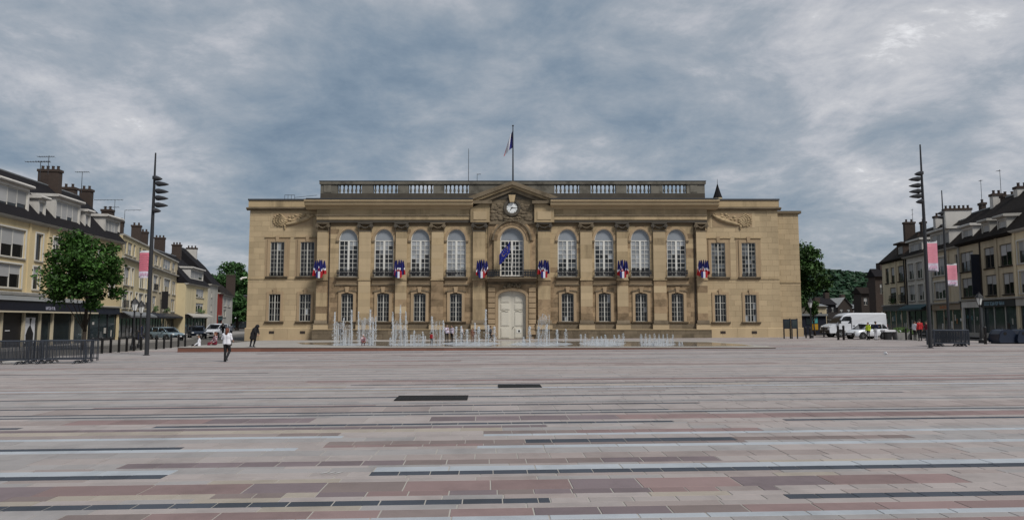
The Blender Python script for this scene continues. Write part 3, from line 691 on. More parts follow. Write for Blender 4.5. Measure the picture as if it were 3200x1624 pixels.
# pilasters
for k, (a, b) in enumerate(PIL):
    x0, x1 = X(a), X(b); w = x1 - x0; inner = k in (4, 5); y = -.34 if inner else -.26
    zc0, zc1 = Z(724), Z(697)
    n = 13; za, zz_ = Z(1000), zc0
    for i in range(n):
        p = za + (zz_ - za) * i / n; q = za + (zz_ - za) * (i + 1) / n
        MB().box(x0, x1, y, -.023, p + .004, q - .004).build('pilaster_stone', (m_stone if inner or rs.random() < .25 else m_stoneL) if (p + q) / 2 > Z(872) or rs.random() < .55 else m_stoneW, th)
    MB().box(x0 + .03, x1 - .03, y + .02, -.02, za, zz_).build('pilaster_core', m_stoneB, th)
    MB().box(x0 - .06, x1 + .06, y - .08, -.02, Z(876), Z(871)).build('pilaster_band', m_stone, th)
    MB().prism([(-.02, Z(1012)), (y - .14, Z(1012)), (y - .12, Z(1006)), (y - .04, Z(1000)), (-.02, Z(1000))], 'x', x0 - .1, x1 + .1).build('pilaster_foot', m_stoneD, th)
    MB().box(x0 - .18, x1 + .18, y - .12, -.02, Z(1030) + .071, Z(1012)).build('pedestal', m_stoneL, th)
    MB().box(x0 - .24, x1 + .24, y - .18, -.02, Z(1012), Z(1012) + .06).build('pedestal_cap', m_stoneD, th)
    cp = MB(); cp.box(x0 - .14, x1 + .14, y - .16, -.02, zc1 - .14, zc1)
    cp.box(x0 - .02, x1 + .02, y - .04, -.02, zc0, zc0 + .09)
    for s_, xx in ((-1, x0), (1, x1)):
        cp.tube((xx + s_ * .03, y - .16, zc1 - .34), (xx + s_ * .03, y + .12, zc1 - .34), .19, .19, 12); cp.tube((xx + s_ * .03, y - .20, zc1 - .34), (xx + s_ * .03, y - .15, zc1 - .34), .07, .07, 8)
    for i in range(9):
        t = i / 8; cp.ball((x0 + .1 + (w - .2) * t, y - .07, zc1 - .28 - .26 * math.sin(math.pi * t)), .085, 6, 4)
    for s_, xx in ((-1, x0), (1, x1)):
        for i in range(4): cp.ball((xx + s_ * .06, y - .05, zc1 - .55 - .13 * i), .075 - .01 * i, 6, 4)
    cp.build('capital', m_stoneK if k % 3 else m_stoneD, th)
# entablature
def band(v0, v1, y, mat, name, u0=987, u1=2212, mid=True):
    segs = [(X(u0), X(u1))]
    if mid: segs = [(X(u0), X(1478)), (X(1720), X(u1))]
    for a, b in segs: MB().box(a, b, y, .3, Z(v1), Z(v0)).build(name, mat, th)
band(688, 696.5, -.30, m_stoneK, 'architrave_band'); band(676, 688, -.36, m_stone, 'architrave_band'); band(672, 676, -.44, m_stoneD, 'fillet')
for a, b in ((987, 1478), (1720, 2212)):
    n = 12
    for i in range(n):
        p = X(a) + (X(b) - X(a)) * i / n; q = X(a) + (X(b) - X(a)) * (i + 1) / n
        MB().box(p + .003, q - .003, -.29, .3, Z(672), Z(655)).build('frieze_stone', m_stone, th)
    pr = [(.3, Z(655)), (-.42, Z(655)), (-.5, Z(651)), (-.72, Z(648)), (-.98, Z(645)), (-1.02, Z(642)), (-1.02, Z(638)), (-1.18, Z(634)), (-1.18, Z(630)), (.3, Z(629))]
    MB().prism(pr, 'x', X(a) - (1.1 if a < 1000 else 0), X(b) + (1.1 if b > 2000 else 0)).build('cornice', m_stoneL, th)
    MB().box(X(a) - (.9 if a < 1000 else 0), X(b) + (.9 if b > 2000 else 0), -1.22, .8, Z(628.8), Z(625)).build('cornice_flashing', m_lead, th)
# balustrade
by0, by1 = -.35, .25
bb0, bb1, bt0, bt1 = Z(624), Z(606), Z(577.5), Z(569)
GAPS = [(1050, 1127), (1162, 1240), (1274, 1352), (1386, 1464), (1734, 1813), (1848, 1927), (1961, 2038), (2075, 2150)]
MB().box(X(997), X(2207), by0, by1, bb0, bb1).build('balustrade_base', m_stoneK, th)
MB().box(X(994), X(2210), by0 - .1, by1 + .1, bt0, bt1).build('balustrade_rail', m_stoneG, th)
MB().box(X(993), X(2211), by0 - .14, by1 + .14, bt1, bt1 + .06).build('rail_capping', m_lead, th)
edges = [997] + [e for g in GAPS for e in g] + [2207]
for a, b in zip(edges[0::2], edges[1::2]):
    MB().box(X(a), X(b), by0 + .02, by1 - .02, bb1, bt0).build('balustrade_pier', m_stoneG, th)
    if b - a > 40 and b - a < 200:
        m_ = (X(a) + X(b)) / 2; MB().box(X(a) + .35, X(a) + 1.1, by0 - .03, by0 + .019, bb1 + .12, bt0 - .1).build('pier_panel', m_stoneG, th)
hb = bt0 - bb1
prof = [(.13, 0), (.13, .07), (.075, .09), (.10, .16), (.15, .30), (.14, .42), (.085, .60), (.065, .70), (.10, .76), (.075, .80), (.13, .84), (.13, 1.0)]
bal = MB().lathe([(r, z * hb) for r, z in prof], 10).mesh('baluster', [m_stoneG], True)
for a, b in GAPS:
    for i in range(6):
        place(bal, 'baluster', th, (X(a) + (X(b) - X(a)) * (i + .5) / 6, (by0 + by1) / 2, bb1), scale=(.82, .82, 1))
# flat roof deck
MB().box(cx0 + .1, cx1 - .1, .9, 15.5, Z(634), Z(630)).build('roof_deck', m_lead, th)
MB().box(xl0 + .2, cx0, YW + .5, 15.5, ztopw + .2, ztopw + .3).build('roof_deck', m_lead, th); MB().box(cx1, xr1 - .2, YW + .5, 15.5, ztopw + .2, ztopw + .3).build('roof_deck', m_lead, th)
# ---- central bay
for s_, (a, b) in ((-1, (1470, 1530)), (1, (1670, 1732))):       # entablature blocks over the inner pilasters
    MB().box(X(a), X(b), -.55, .3, Z(696.5), Z(640)).build('entablature_block', m_stoneG if False else m_stone, th)
    MB().box(X(a) + .3, X(b) - .3, -.60, -.551, Z(688), Z(663)).build('block_face', m_stoneL, th)
    MB().box(X(a) - .25, X(b) + .25, -.85, .3, Z(640), Z(631)).build('block_cornice', m_stoneD, th)
ax, az = X(1601), Z(571)
for s_, ue in ((-1, 1464), (1, 1742)):                            # raking cornices
    ex = X(ue); ez = Z(633)
    for t0, t1, y, mt in ((0, .38, -.95, m_stoneD), (.38, .62, -.75, m_stone), (.62, 1.0, -.55, m_stoneD)):
        poly = [(ax, az - t0), (ax, az - t1), (ex - s_ * t1 * .4, ez - t1 + .45), (ex - s_ * t0 * .4, ez - t0 + .45)]
        if s_ > 0: poly = poly[::-1]
        MB().prism(poly, 'y', y, .3).build('raking_cornice', mt, th)
MB().prism([(X(1492), Z(637)), (X(1710), Z(637)), (ax, az - .9)], 'y', -.30, .28).build('tympanum', m_stoneD, th)
MB().box(cbx0, cbx1, -.28, -.121, Z(716) + .5, Z(637)).build('tympanum_field', m_stoneD, th)
# big hood arch over the balcony window
zcs = Z(752)
arch_fill(cc, CW, zcs, holeC[3], -.12, .4, m_stone, 'spandrel')
arch_ring(cc, CW, zcs, holeC[3], .30, -.30, -.121, m_trim, 'archivolt')
arch_ring(cc, CW + .30, zcs, holeC[3] + .30, .34, -.36, -.121, m_stoneW, 'archivolt')
arch_ring(cc, CW + .64, zcs, holeC[3] + .64, .16, -.52, -.121, m_stoneD, 'hood_arch')
arch_ring(cc, CW + .80, zcs, holeC[3] + .80, .22, -.26, -.121, m_stoneW, 'archivolt')
for s_ in (-1, 1):
    MB().box(cc + s_ * (CW + .32) - .32, cc + s_ * (CW + .32) + .32, -.32, -.121, Z(866), zcs).build('jamb', m_stone, th)
rc = random.Random(2)
for s_ in (-1, 1):
    cv = MB()
    for i in range(60): cv.ball((cc + s_ * (1.35 + rc.uniform(-.75, .75)), -.30, Z(651) + rc.uniform(-1.2, .35)), rc.uniform(.12, .26), 8, 5, 0, (1.2, .28, .8))
    cv.build('carved_ornament', m_stoneD, th, smooth=True)
cv = MB()
for i in range(30): cv.ball((cc - .75 + 1.5 * (i % 15) / 14, -.42, Z(688) + (.12 if i > 14 else -.1) + rc.uniform(-.08, .08)), rc.uniform(.10, .16), 6, 4)
cv.build('carved_swag', m_stoneD, th, smooth=True)
MB().prism([(cc - .22, Z(634)), (cc + .22, Z(634)), (cc + .36, Z(612)), (cc - .36, Z(612))], 'y', -.62, -.3).build('keystone', m_stone, th)
# clock
ck = bpy.data.objects.new('clock', None); COL.objects.link(ck); ck.parent = th; ck.location = (cc, -.30, Z(651)); ck.rotation_euler = (R(90), 0, 0)
rg = MB()
for i in range(28):
    a, b = 2 * math.pi * i / 28, 2 * math.pi * (i + 1) / 28
    P = lambda t, r, z: (r * math.cos(t), r * math.sin(t), z)
    rg.face([P(a, .55, .06), P(b, .55, .06), P(b, .66, .16), P(a, .66, .16)]); rg.face([P(a, .66, .16), P(b, .66, .16), P(b, .86, .16), P(a, .86, .16)]); rg.face([P(a, .86, .16), P(b, .86, .16), P(b, .9, .0), P(a, .9, .0)])
rg.build('clock_ring', m_stoneK, ck)
m_clock = M('clock_face', (0.70, 0.72, 0.72), 0.4, 0, 2, 0.05)
MB().lathe([(.58, 0), (.58, .05)], 32).build('clock_face', m_clock, ck)
for i in range(12):
    a = 2 * math.pi * i / 12; MB().box(-.018, .018, .43, .54, .052, .06).build('hour_mark', m_iron, ck, rot=(0, 0, -a))
MB().prism([(-.045, -.1), (.045, -.1), (.03, .30), (0, .36), (-.03, .30)], 'z', .062, .07).build('hour_hand', m_iron, ck, rot=(0, 0, -R(217)))
MB().prism([(-.035, -.12), (.035, -.12), (.02, .44), (0, .5), (-.02, .44)], 'z', .072, .08).build('minute_hand', m_iron, ck, rot=(0, 0, -R(92)))
# centre window, balcony, door
lunette(cc, CW - .06, zcs + .06, holeC[3] - .06, .1, m_lun); arch_ring(cc, CW - .08, zcs + .03, holeC[3] - .08, .08, .05, .14, m_white, 'lunette_frame', 18)
window(th, cc - CW, cc + CW, Z(863), zcs + .05, .16, 6, 8, .13, .055, .20, light=lambda i, j: j > 5 and rw.random() < .55)
bx0, bx1 = X(1522), X(1676); zb0, zb1 = Z(868), Z(844)
MB().prism([(-.12, zb0 - .45), (-.5, zb0 - .40), (-.95, zb0 - .16), (-1.05, zb0 - .12), (-1.05, zb0), (-.12, zb0)], 'x', bx0, bx1).build('balcony_slab', m_stoneD, th)
rl = MB(); rl.box(bx0 + .05, bx1 - .05, -1.0, -.95, zb1 - .06, zb1); rl.box(bx0 + .05, bx1 - .05, -1.0, -.95, zb0 + .06, zb0 + .11)
for x in (bx0 + .05, bx1 - .10): rl.box(x, x + .05, -.95, -.12, zb1 - .06, zb1); 
nb = 40
for i in range(nb + 1):
    x = bx0 + .06 + (bx1 - bx0 - .12) * i / nb; dense = x < cc - 1.15 or x > cc + 1.15
    if dense or i % 3 == 0: rl.box(x - (.035 if dense else .012), x + (.035 if dense else .012), -.985, -.965, zb0 + .08, zb1 - .03)
for s_ in (-1, 1):
    for i in range(5):
        for j in range(2): x = cc + s_ * (1.35 + .25 * i); rl.tube((x, -.99, zb0 + .25 + .26 * j), (x, -.96, zb0 + .25 + .26 * j), .13, .13, 10)
rl.build('balcony_rail', m_iron, th)
zd = Z(926)
arch_fill(cc, DW, zd, holeD[3], -.12, .4, m_trim, 'door_head', 10)
arch_ring(cc, DW, zd, holeD[3], .30, -.24, -.121, m_trim, 'door_arch', 16)
qn = MB()
for s_ in (-1, 1):
    for i in range(9):
        z0_ = Z(1046) + (Z(897) - Z(1046)) * i / 9; z1_ = Z(1046) + (Z(897) - Z(1046)) * (i + 1) / 9
        a, b = (cc + s_ * (DW + .32), cc + s_ * (DW + 1.02)); a, b = min(a, b), max(a, b)
        MB().prism([(-.121, z0_ + .03), (-.26, z0_ + .03), (-.30, z0_ + .06), (-.30, z1_ - .06), (-.26, z1_ - .03), (-.121, z1_ - .03)], 'x', a, b).build('quoin', m_trim, th)
    a, b = sorted((cc + s_ * (DW + .02), cc + s_ * (DW + .30))); MB().box(a, b, -.22, -.121, Z(1062), zd).build('door_jamb', m_trim, th)
kv = MB()
for i in range(26): kv.ball((cc + rc.uniform(-.9, .9), -.3, Z(893) + rc.uniform(-.18, .18)), rc.uniform(.07, .17), 6, 4)
kv.build('door_garland', m_stoneD, th, smooth=True)
MB().box(cbx0, cbx1, -.22, -.121, Z(888), Z(882)).build('string_course', m_stoneD, th)
door = MB(); door.box(cc - DW - .04, cc - .006, .22, .30, 0, holeD[3]); door.box(cc + .006, cc + DW + .04, .22, .30, 0, holeD[3])
door = door.build('door', m_door, th)
for s_ in (-1, 1):
    pm = cc + s_ * .70
    def panel(v0, v1, hw, name='panel'):
        z0_, z1_ = Z(v1), Z(v0)
        MB().prism([(pm - hw, z0_), (pm + hw, z0_), (pm + hw, z1_), (pm - hw, z1_)], 'y', .175, .219).build('panel', m_door, door)
        MB().box(pm - hw + .08, pm + hw - .08, .155, .174, z0_ + .08, z1_ - .08).build('panel_field', m_door, door)
    panel(923, 944, .44); panel(949, 967, .46); panel(974, 1018, .44); panel(1024, 1056, .44)
    g = MB()
    for i in range(7): g.ball((pm - .3 + .1 * i, .16, Z(971) + .05 * math.sin(i)), .06, 6, 4)
    g.build('door_carving', m_door, door)
MB().ball((cc + .12, .12, 1.2), .05, 8, 6).build('handle', m_iron, door)
MB().box(cc + .45, cc + .95, .13, .154, Z(1040), Z(1028)).build('letter_plate', m_white, door); MB().box(cc + .62, cc + .82, .12, .129, Z(1037), Z(1031)).build('letter_slot', m_iron, door)
MB().box(cc - 1.9, cc + 1.9, -.9, .35, ZG, .04).build('door_step', m_stoneD, th)
# cellar vents, lamp on the corner
for u, v in ((848, 1038), (945, 1038), (2260, 1038), (2358, 1038)): MB().box(X(u - 8), X(u + 8), YW - .19, YW - .155, Z(v + 4), Z(v - 4)).build('cellar_vent', m_brown, th)
sl_ = MB(); sl_.tube((xl0 - .02, YW - .2, Z(866)), (xl0 - .5, YW - .4, Z(868)), .07, .09, 8); sl_.ball((xl0 - .55, YW - .42, Z(871)), .13, 8, 6)
sl_.build('wall_lamp', m_white, th)
# drainpipes
for u in (1028, 2172): MB().tube((X(u), -.08, .2), (X(u), -.08, Z(700)), .05, .05, 8).build('drainpipe', m_brown, th)

# ---- roof things: flag pole, aerials, spire
TRI = [m_blue, m_flagw, m_flagr]
px, pz = AT(1603, 572, THY); pzt = AT(1603, 395, THY)[1]
fp = thing('flagpole', 'tall flagpole with drooping tricolour flag above the clock pediment', 'flagpole', (px, THY + .0, pz - .3))
MB().tube((0, 0, 0), (0, 0, pzt - pz + .3), .09, .05, 10).build('pole', m_pole, fp)
MB().ball((0, 0, pzt - pz + .36), .10, 8, 6).build('finial', m_pole, fp)
mb = MB(); vs = []; nn = 10
for i in range(nn + 1):
    t = i / nn
    for j in range(9):
        s_ = j / 8; vs.append((-.85 * t * (.25 + .75 * s_) - .08 * t, .22 * math.sin(t * 7 + s_ * 2), -.2 - 1.75 * s_ - t * .62 - .35 * t * s_))
mb.v = vs
for i in range(nn):
    for j in range(8): mb.f.append((i * 9 + j, (i + 1) * 9 + j, (i + 1) * 9 + j + 1, i * 9 + j + 1)); mb.m.append(0 if i < 4 else 1 if i < 9 else 2)
mb.build('flag', TRI, fp, True, loc=(-.05, 0, AT(1603, 403, THY)[1] - pz + .3))
def aerial(label, u, v0, v1, Y, arms=(), r=.03, z_base=None, group=None):
    x, z0_ = AT(u, v0, Y); z1_ = AT(u, v1, Y)[1]
    t = thing('roof_aerial', label, 'aerial', (x, Y, z0_), 0, group)
    MB().tube((0, 0, -.15), (0, 0, z1_ - z0_), r, r * .7, 6).build('mast', m_pole, t)
    for (du0, du1, v, nel) in arms:
        z = AT(u, v, Y)[1] - z0_; a, b = du0 / F * Y, du1 / F * Y
        MB().tube((a, 0, z), (b, 0, z + .04), .02, .02, 6).build('boom', m_pole, t)
        for i in range(nel): xx = a + (b - a) * (i + .5) / nel; MB().tube((xx, -.3, z), (xx, .3, z), .014, .014, 5).build('element', m_pole, t)
    return t
aerial('thin rod aerial standing on the town hall roof', 1464, 569, 465, THY + 3, r=.035)
aerial('small bent aerial on the town hall roof beside the thin rod', 1491, 569, 543, THY + 3, [(0, 12, 545, 2)], r=.03)
x, z0_ = AT(905, 620, THY + 4)
hr = thing('roof_railing', 'thin metal safety railing on the town hall wing roof', 'railing', (x, THY + 4, z0_ - .4))
g = MB(); g.box(-.55, .55, -.02, .02, .75, .79)
for k in range(4): g.box(-.55 + k * .36, -.52 + k * .36, -.02, .02, 0, .75)
g.tube((.55, 0, .5), (3.0, 0, .75), .02, .02, 6); g.build('rail', m_pole, hr)
xs_, zs_ = AT(2243, 622, THY + 22); zt_ = AT(2243, 580, THY + 22)[1]; w_ = 14 / F * (THY + 22)
sp = thing('church_spire', 'small dark pointed turret spire rising behind the town hall roof', 'spire', (xs_, THY + 22, gz(xs_)))
MB().lathe([(w_, 0), (w_, zs_)], 8).build('turret', m_beige, sp); MB().lathe([(w_ * 1.08, zs_), (w_ * .6, zs_ + (zt_ - zs_) * .45), (.06, zt_)], 8).build('spire_roof', m_slate, sp)
MB().tube((0, 0, zt_), (0, 0, AT(2243, 563, THY + 22)[1]), .04, .02, 6).build('weather_vane', m_pole, sp)
# ---- flag fans on the facade
def drape(t, tip, ln, wd, seed, plain=False):
    """one flag drooping from its staff: blue hoist on top, white and red folds below"""
    rr = random.Random(seed); n, k = 14, 12; vs = []; fs = []; ms = []; ph = rr.uniform(0, 6); sk = rr.uniform(-.35, .35)
    for i in range(n + 1):
        s_ = i / n; w = wd * (.25 + .95 * s_ ** .7)
        for j in range(k + 1):
            q = j / k - .5; vs.append((w * q + sk * s_ * .3, .11 * math.sin(q * 9 + ph + s_) * (.3 + s_), -ln * s_ * (1 - .12 * abs(q)) + .04 * math.sin(q * 7 + ph)))
    for i in range(n):
        for j in range(k):
            fs.append((i * (k + 1) + j, i * (k + 1) + j + 1, (i + 1) * (k + 1) + j + 1, (i + 1) * (k + 1) + j)); d_ = (i + .5) / n + (rr.uniform(-.02, .02)) + sk * 1.3 * ((j + .5) / k - .5)
            ms.append(0 if d_ < .58 or plain else 1 if d_ < .70 else 2)
    mb = MB(); mb.v = vs; mb.f = fs; mb.m = ms; mb.build('flag', TRI, t, True, loc=tip)
def flag_fan(u, label, seed):
    x, z = AT(u, 860, THY - .6); t = thing('flag_fan', label, 'flags', (x, THY - .38, z), 0, 'flag fans on the town hall facade'); rr = random.Random(seed)
    sh = MB()
    for i, (a, b) in enumerate(((-.36, -.12), (-.12, .12), (.12, .36))):
        pts = [(a, .40), (b, .40), (b, -.36 + .30 * abs(b)), (a, -.36 + .30 * abs(a))]
        sh.prism(pts, 'y', -.80, -.74, i)
    sh.build('shield', TRI, t)
    MB().box(-.12, .12, -.74, .1, -.02, .2).build('bracket', m_iron, t)
    t.scale = (.88, .88, .92)
    for i in range(5):
        a = (i - 2) * .17 + rr.uniform(-.03, .03); tip = (math.sin(a) * 1.42, -.62 + .06 * abs(i - 2), .15 + math.cos(a) * 1.55)
        MB().tube((a * .1, -.48, .15), tip, .022, .018, 6).build('staff', m_pole, t)
        drape(t, tip, 1.62 + rr.uniform(-.12, .15), .40, seed * 7 + i, rr.random() < .25)
FL = [(1001, 'outermost', 1), (1248, 'middle', 2), (1506, 'inner', 3), (1700, 'inner', 4), (1945, 'middle', 5), (2197, 'outermost', 6)]
for u, k, s_ in FL:
    flag_fan(u, {'outermost': 'fan of tricolour flags with shield on the end pilaster beside the plain wing',
                 'middle': 'fan of tricolour flags with shield on the pilaster between two arched windows',
                 'inner': 'fan of tricolour flags with shield on the pilaster beside the door balcony'}[k], s_)
x, z = AT(1592, 752, THY - 1.6); ef = thing('european_flag', 'blue European flag with gold stars on angled staff over balcony', 'flag', (x, THY - 1.15, Z(866)))
MB().tube((.35, .1, .2), (.05, -.5, z - Z(866) + .1), .03, .025, 8).build('staff', m_pole, ef)
mb = MB(); vs = []; zt_e = z - Z(866)
def eu(t, s_):
    lo = -1.08 * min(1, (s_ / .55)) ** .9; hi = 0 if s_ < .5 else -.85 * (s_ - .5) / .5
    return (.05 + lo + (hi - lo) * t, -.5 + .16 * math.sin(t * 7 + s_ * 3), zt_e - .02 - 2.3 * s_ - .12 * (1 - t))
for i in range(11):
    for j in range(15): vs.append(eu(i / 10, j / 14))
mb.v = vs
for i in range(10):
    for j in range(14): mb.f.append((i * 15 + j, (i + 1) * 15 + j, (i + 1) * 15 + j + 1, i * 15 + j + 1)); mb.m.append(0)
mb.build('flag', m_eu, ef, True)
st_ = MB()
for k in range(12):
    a = 2 * math.pi * k / 12; t = .5 + .22 * math.cos(a); s_ = .45 + .2 * math.sin(a)
    c = eu(t, s_); c = (c[0], c[1] - .03, c[2])
    pts = [(c[0] + (.05 if q % 2 == 0 else .02) * math.sin(q * math.pi / 5), c[2] + (.05 if q % 2 == 0 else .02) * math.cos(q * math.pi / 5)) for q in range(10)]
    st_.prism(pts, 'y', c[1] - .006, c[1])
st_.build('star_ring', m_gold, ef)
# ================================================================== ROW HOUSES
rh = random.Random(33)
def house_window(root, s0, s1, z0, z1, ncol, blind, mf, wall_y=0.0, rail=False, plants=False, trans=None):
    w = s1 - s0; h = z1 - z0; fw = min(.07, w * .07); f = MB()
    f.box(0, fw, -.02, .06, 0, h); f.box(w - fw, w, -.02, .06, 0, h); f.box(fw, w - fw, -.018, .06, 0, fw); f.box(fw, w - fw, -.018, .06, h - fw, h)
    xs = [fw + (w - 2 * fw) * i / ncol for i in range(ncol + 1)]
    for x in xs[1:-1]: f.box(x - fw / 2, x + fw / 2, -.016, .055, fw, h - fw)
    if trans: f.box(fw, w - fw, -.014, .05, fw + (h - 2 * fw) * trans - .025, fw + (h - 2 * fw) * trans + .025)
    o = f.build('window', mf, root, loc=(s0, wall_y + .12, z0))
    for a, b in zip(xs, xs[1:]):
        place(pane_mesh(m_glass), 'pane', o, (a, .03, fw), (R(rh.uniform(-.6, .6)), 0, R(rh.uniform(-.6, .6))), (b - a, 1, h - 2 * fw))
        bl = blind * rh.uniform(.75, 1.2) if blind else 0
        if bl > .08: MB().box(a + .01, b - .01, -.006, .012, fw + (h - 2 * fw) * (1 - min(bl, .97)), h - fw).build('blind', m_blind, o)
    if rail:
        r_ = MB(); r_.box(-.05, w + .05, -.30, -.27, .85, .9); r_.box(-.05, w + .05, -.30, -.27, .1, .14)
        for i in range(int(w / .14) + 1): r_.box(-.04 + i * .14, -.02 + i * .14, -.295, -.275, .1, .88)
        r_.build('window_rail', m_iron, o)
    return o
m_leafp = M('balcony_plant_leaf', (0.05, 0.09, 0.025), 0.8, 0.4, 3, 0.2)
m_tealp0 = M('display_teal', (0.06, 0.14, 0.16), 0.6, 0.2, 3, 0.3); m_warm0 = M('display_warm', (0.30, 0.13, 0.05), 0.6, 0.2, 3, 0.3)
def house(name, label, fac, s0, s1, ze, mat, floors, wins, mf, depth=9.0, roof=None, roofmat=None, shop=None, pil=(), dorm=(), chim=(), band_=None, zr=None, dr=4.5, sill=True, attic=None, cornice=m_greyw, shopz=2.75):
    cx_ = fac.o[0] + fac.d[0] * (s0 + s1) / 2; cy_ = fac.o[1] + fac.d[1] * (s0 + s1) / 2
    root = thing(name, label, 'house', (fac.o[0], fac.o[1], fac.z0), fac.rz)
    hl = []
    for (a, b, fl, nc, bl, *ex) in wins:
        z0_, z1_ = floors[fl]; p, q = fac.s(a), fac.s(b); hl.append((p, q, z0_, z1_, nc, bl, ex[0] if ex else ''))
    shop_hole = []
    if shop: shop_hole = [(s0 + .25, s1 - .25, .05, shopz)]
    mb = MB(); top = attic or ze
    hole_list = [h[:4] for h in hl if h[0] > s0 and h[1] < s1]
    wall_skin(mb, s0, s1, -.6, top, 0, hole_list + shop_hole, .28)
    mb.face([(s0, 0, -.6), (s0, 0, top), (s0, depth, top), (s0, depth, -.6)]); mb.face([(s1, 0, -.6), (s1, depth, -.6), (s1, depth, top), (s1, 0, top)]); mb.face([(s0, depth, -.6), (s0, depth, top), (s1, depth, top), (s1, depth, -.6)])
    mb.build('wall', mat, root)
    for (p, q, z0_, z1_, nc, bl, ex) in hl:
        if not (p > s0 and q < s1): continue
        house_window(root, p, q, z0_, z1_, nc, bl, mf, rail='r' in ex)
        if sill: MB().box(p - .1, q + .1, -.12, -.002, z0_ - .10, z0_ - .002).build('sill', cornice, root)
        if 'f' in ex:
            g = MB(); t = .12
            g.box(p - t, p, -.06, -.002, z0_, z1_); g.box(q, q + t, -.06, -.002, z0_, z1_); g.box(p - t, q + t, -.063, -.002, z1_, z1_ + t); g.build('window_surround', m_frame, root)
        if 'p' in ex:
            g = MB()
            for i in range(60): x_, y_, z_ = rh.uniform(p, q), rh.uniform(-.45, -.1), z0_ + rh.uniform(-.1, .5); r_ = .1; g.face([(x_ - r_, y_, z_ - r_), (x_ + r_, y_ + rh.uniform(-.1, .1), z_ - r_), (x_ + r_, y_, z_ + r_), (x_ - r_, y_ + .05, z_ + r_)])
            g.build('window_plants', m_leafp, root)
    for (p, w_, mt) in pil:
        ss = fac.s(p); MB().box(ss - w_ / 2, ss + w_ / 2, -.10, -.002, shopz + .7 if shop else -.5, ze - .1).build('pilaster_strip', mt, root)
    # eave / roof
    if attic is None:
        MB().prism([(.0, ze - .22), (-.35, ze - .12), (-.45, ze + .02), (.3, ze + .06)], 'x', s0 - .05, s1 + .05).build('eave', cornice, root)
    else:
        MB().prism([(-.002, ze - .25), (-.35, ze - .15), (-.35, ze - .02), (-.002, ze + .05)], 'x', s0, s1).build('cornice', cornice, root)
        MB().box(s0, s1, -.15, .3, attic, attic + .18).build('attic_coping', cornice, root)
    zb_ = (attic + .18) if attic else ze + .07
    if zr:
        rm = roofmat or m_slate; o_ = -.40 if attic is None else .1; bk = max(depth, dr * 2)
        g = MB()
        pr = [(o_, zb_ - .02), (dr * .42, zb_ + (zr - zb_) * .52), (dr, zr), (bk, zb_ - .02)]
        g.prism(pr[::-1], 'x', s0 - .02, s1 + .02); g.build('roof', rm, root)
        MB().tube((s0, dr, zr + .02), (s1, dr, zr + .02), .09, .09, 6).build('ridge', m_zinc, root)
    for (a, b, v0, v1, nc, mt, off) in dorm:
        p, q = fac.s(a, off), fac.s(b, off); um = (a + b) / 2; z1_ = fac.px(um, v0, off)[1]; z0_ = fac.px(um, v1, off)[1]
        d_ = MB(); hh = (p + .18, q - .18, z0_ + .12, z1_ - .28)
        wall_skin(d_, p, q, z0_, z1_, off, [hh], .2)
        L_ = 3.2
        d_.face([(p, off, z0_), (p, off, z1_), (p, off + L_, z1_), (p, off + L_, z0_)]); d_.face([(q, off, z0_), (q, off + L_, z0_), (q, off + L_, z1_), (q, off, z1_)])
        do = d_.build('dormer', mt, root)
        MB().prism([(off - .30, z1_), (off - .36, z1_ + .10), (off - .30, z1_ + .24), (off + L_, z1_ + .30), (off + L_, z1_)], 'x', p - .2, q + .2).build('dormer_roof', mt, do)
        w_ = house_window(root, *hh, nc, .85, m_frame, off); w_.parent = do
    for (u, wpx, vt, off, pots) in chim:
        Yc = None; ss, zt = fac.px(u, vt, off); Yc = fac.o[1] + fac.d[1] * ss + fac.n[1] * off; wd_ = wpx / F * Yc
        g = MB(); g.box(ss - .35, ss + .35, off - wd_ / 2, off + wd_ / 2, zb_ - .2, zt - .25)
        mt = m_brickdk if pots != 'w' else m_dorm
        c_ = g.build('chimney', mt, root); MB().box(ss - .42, ss + .42, off - wd_ / 2 - .08, off + wd_ / 2 + .08, zt - .25, zt).build('chimney_cap', m_brickdk, c_)
        n = max(1, int(wd_ / .45))
        for i in range(n):
            yy = off - wd_ / 2 + wd_ * (i + .5) / n; MB().lathe([(.14, zt), (.12, zt + .3), (.15, zt + .34), (.15, zt + .38)], 8, ss, yy).build('chimney_pot', m_brickdk, c_)
    if shop: shopfront(root, s0 + .25, s1 - .25, shopz, shop)
    return root
CARDS = [m_cardw, m_cream, m_greyw, m_tealp0, m_warm0, m_brown, m_greyw, m_dorm]
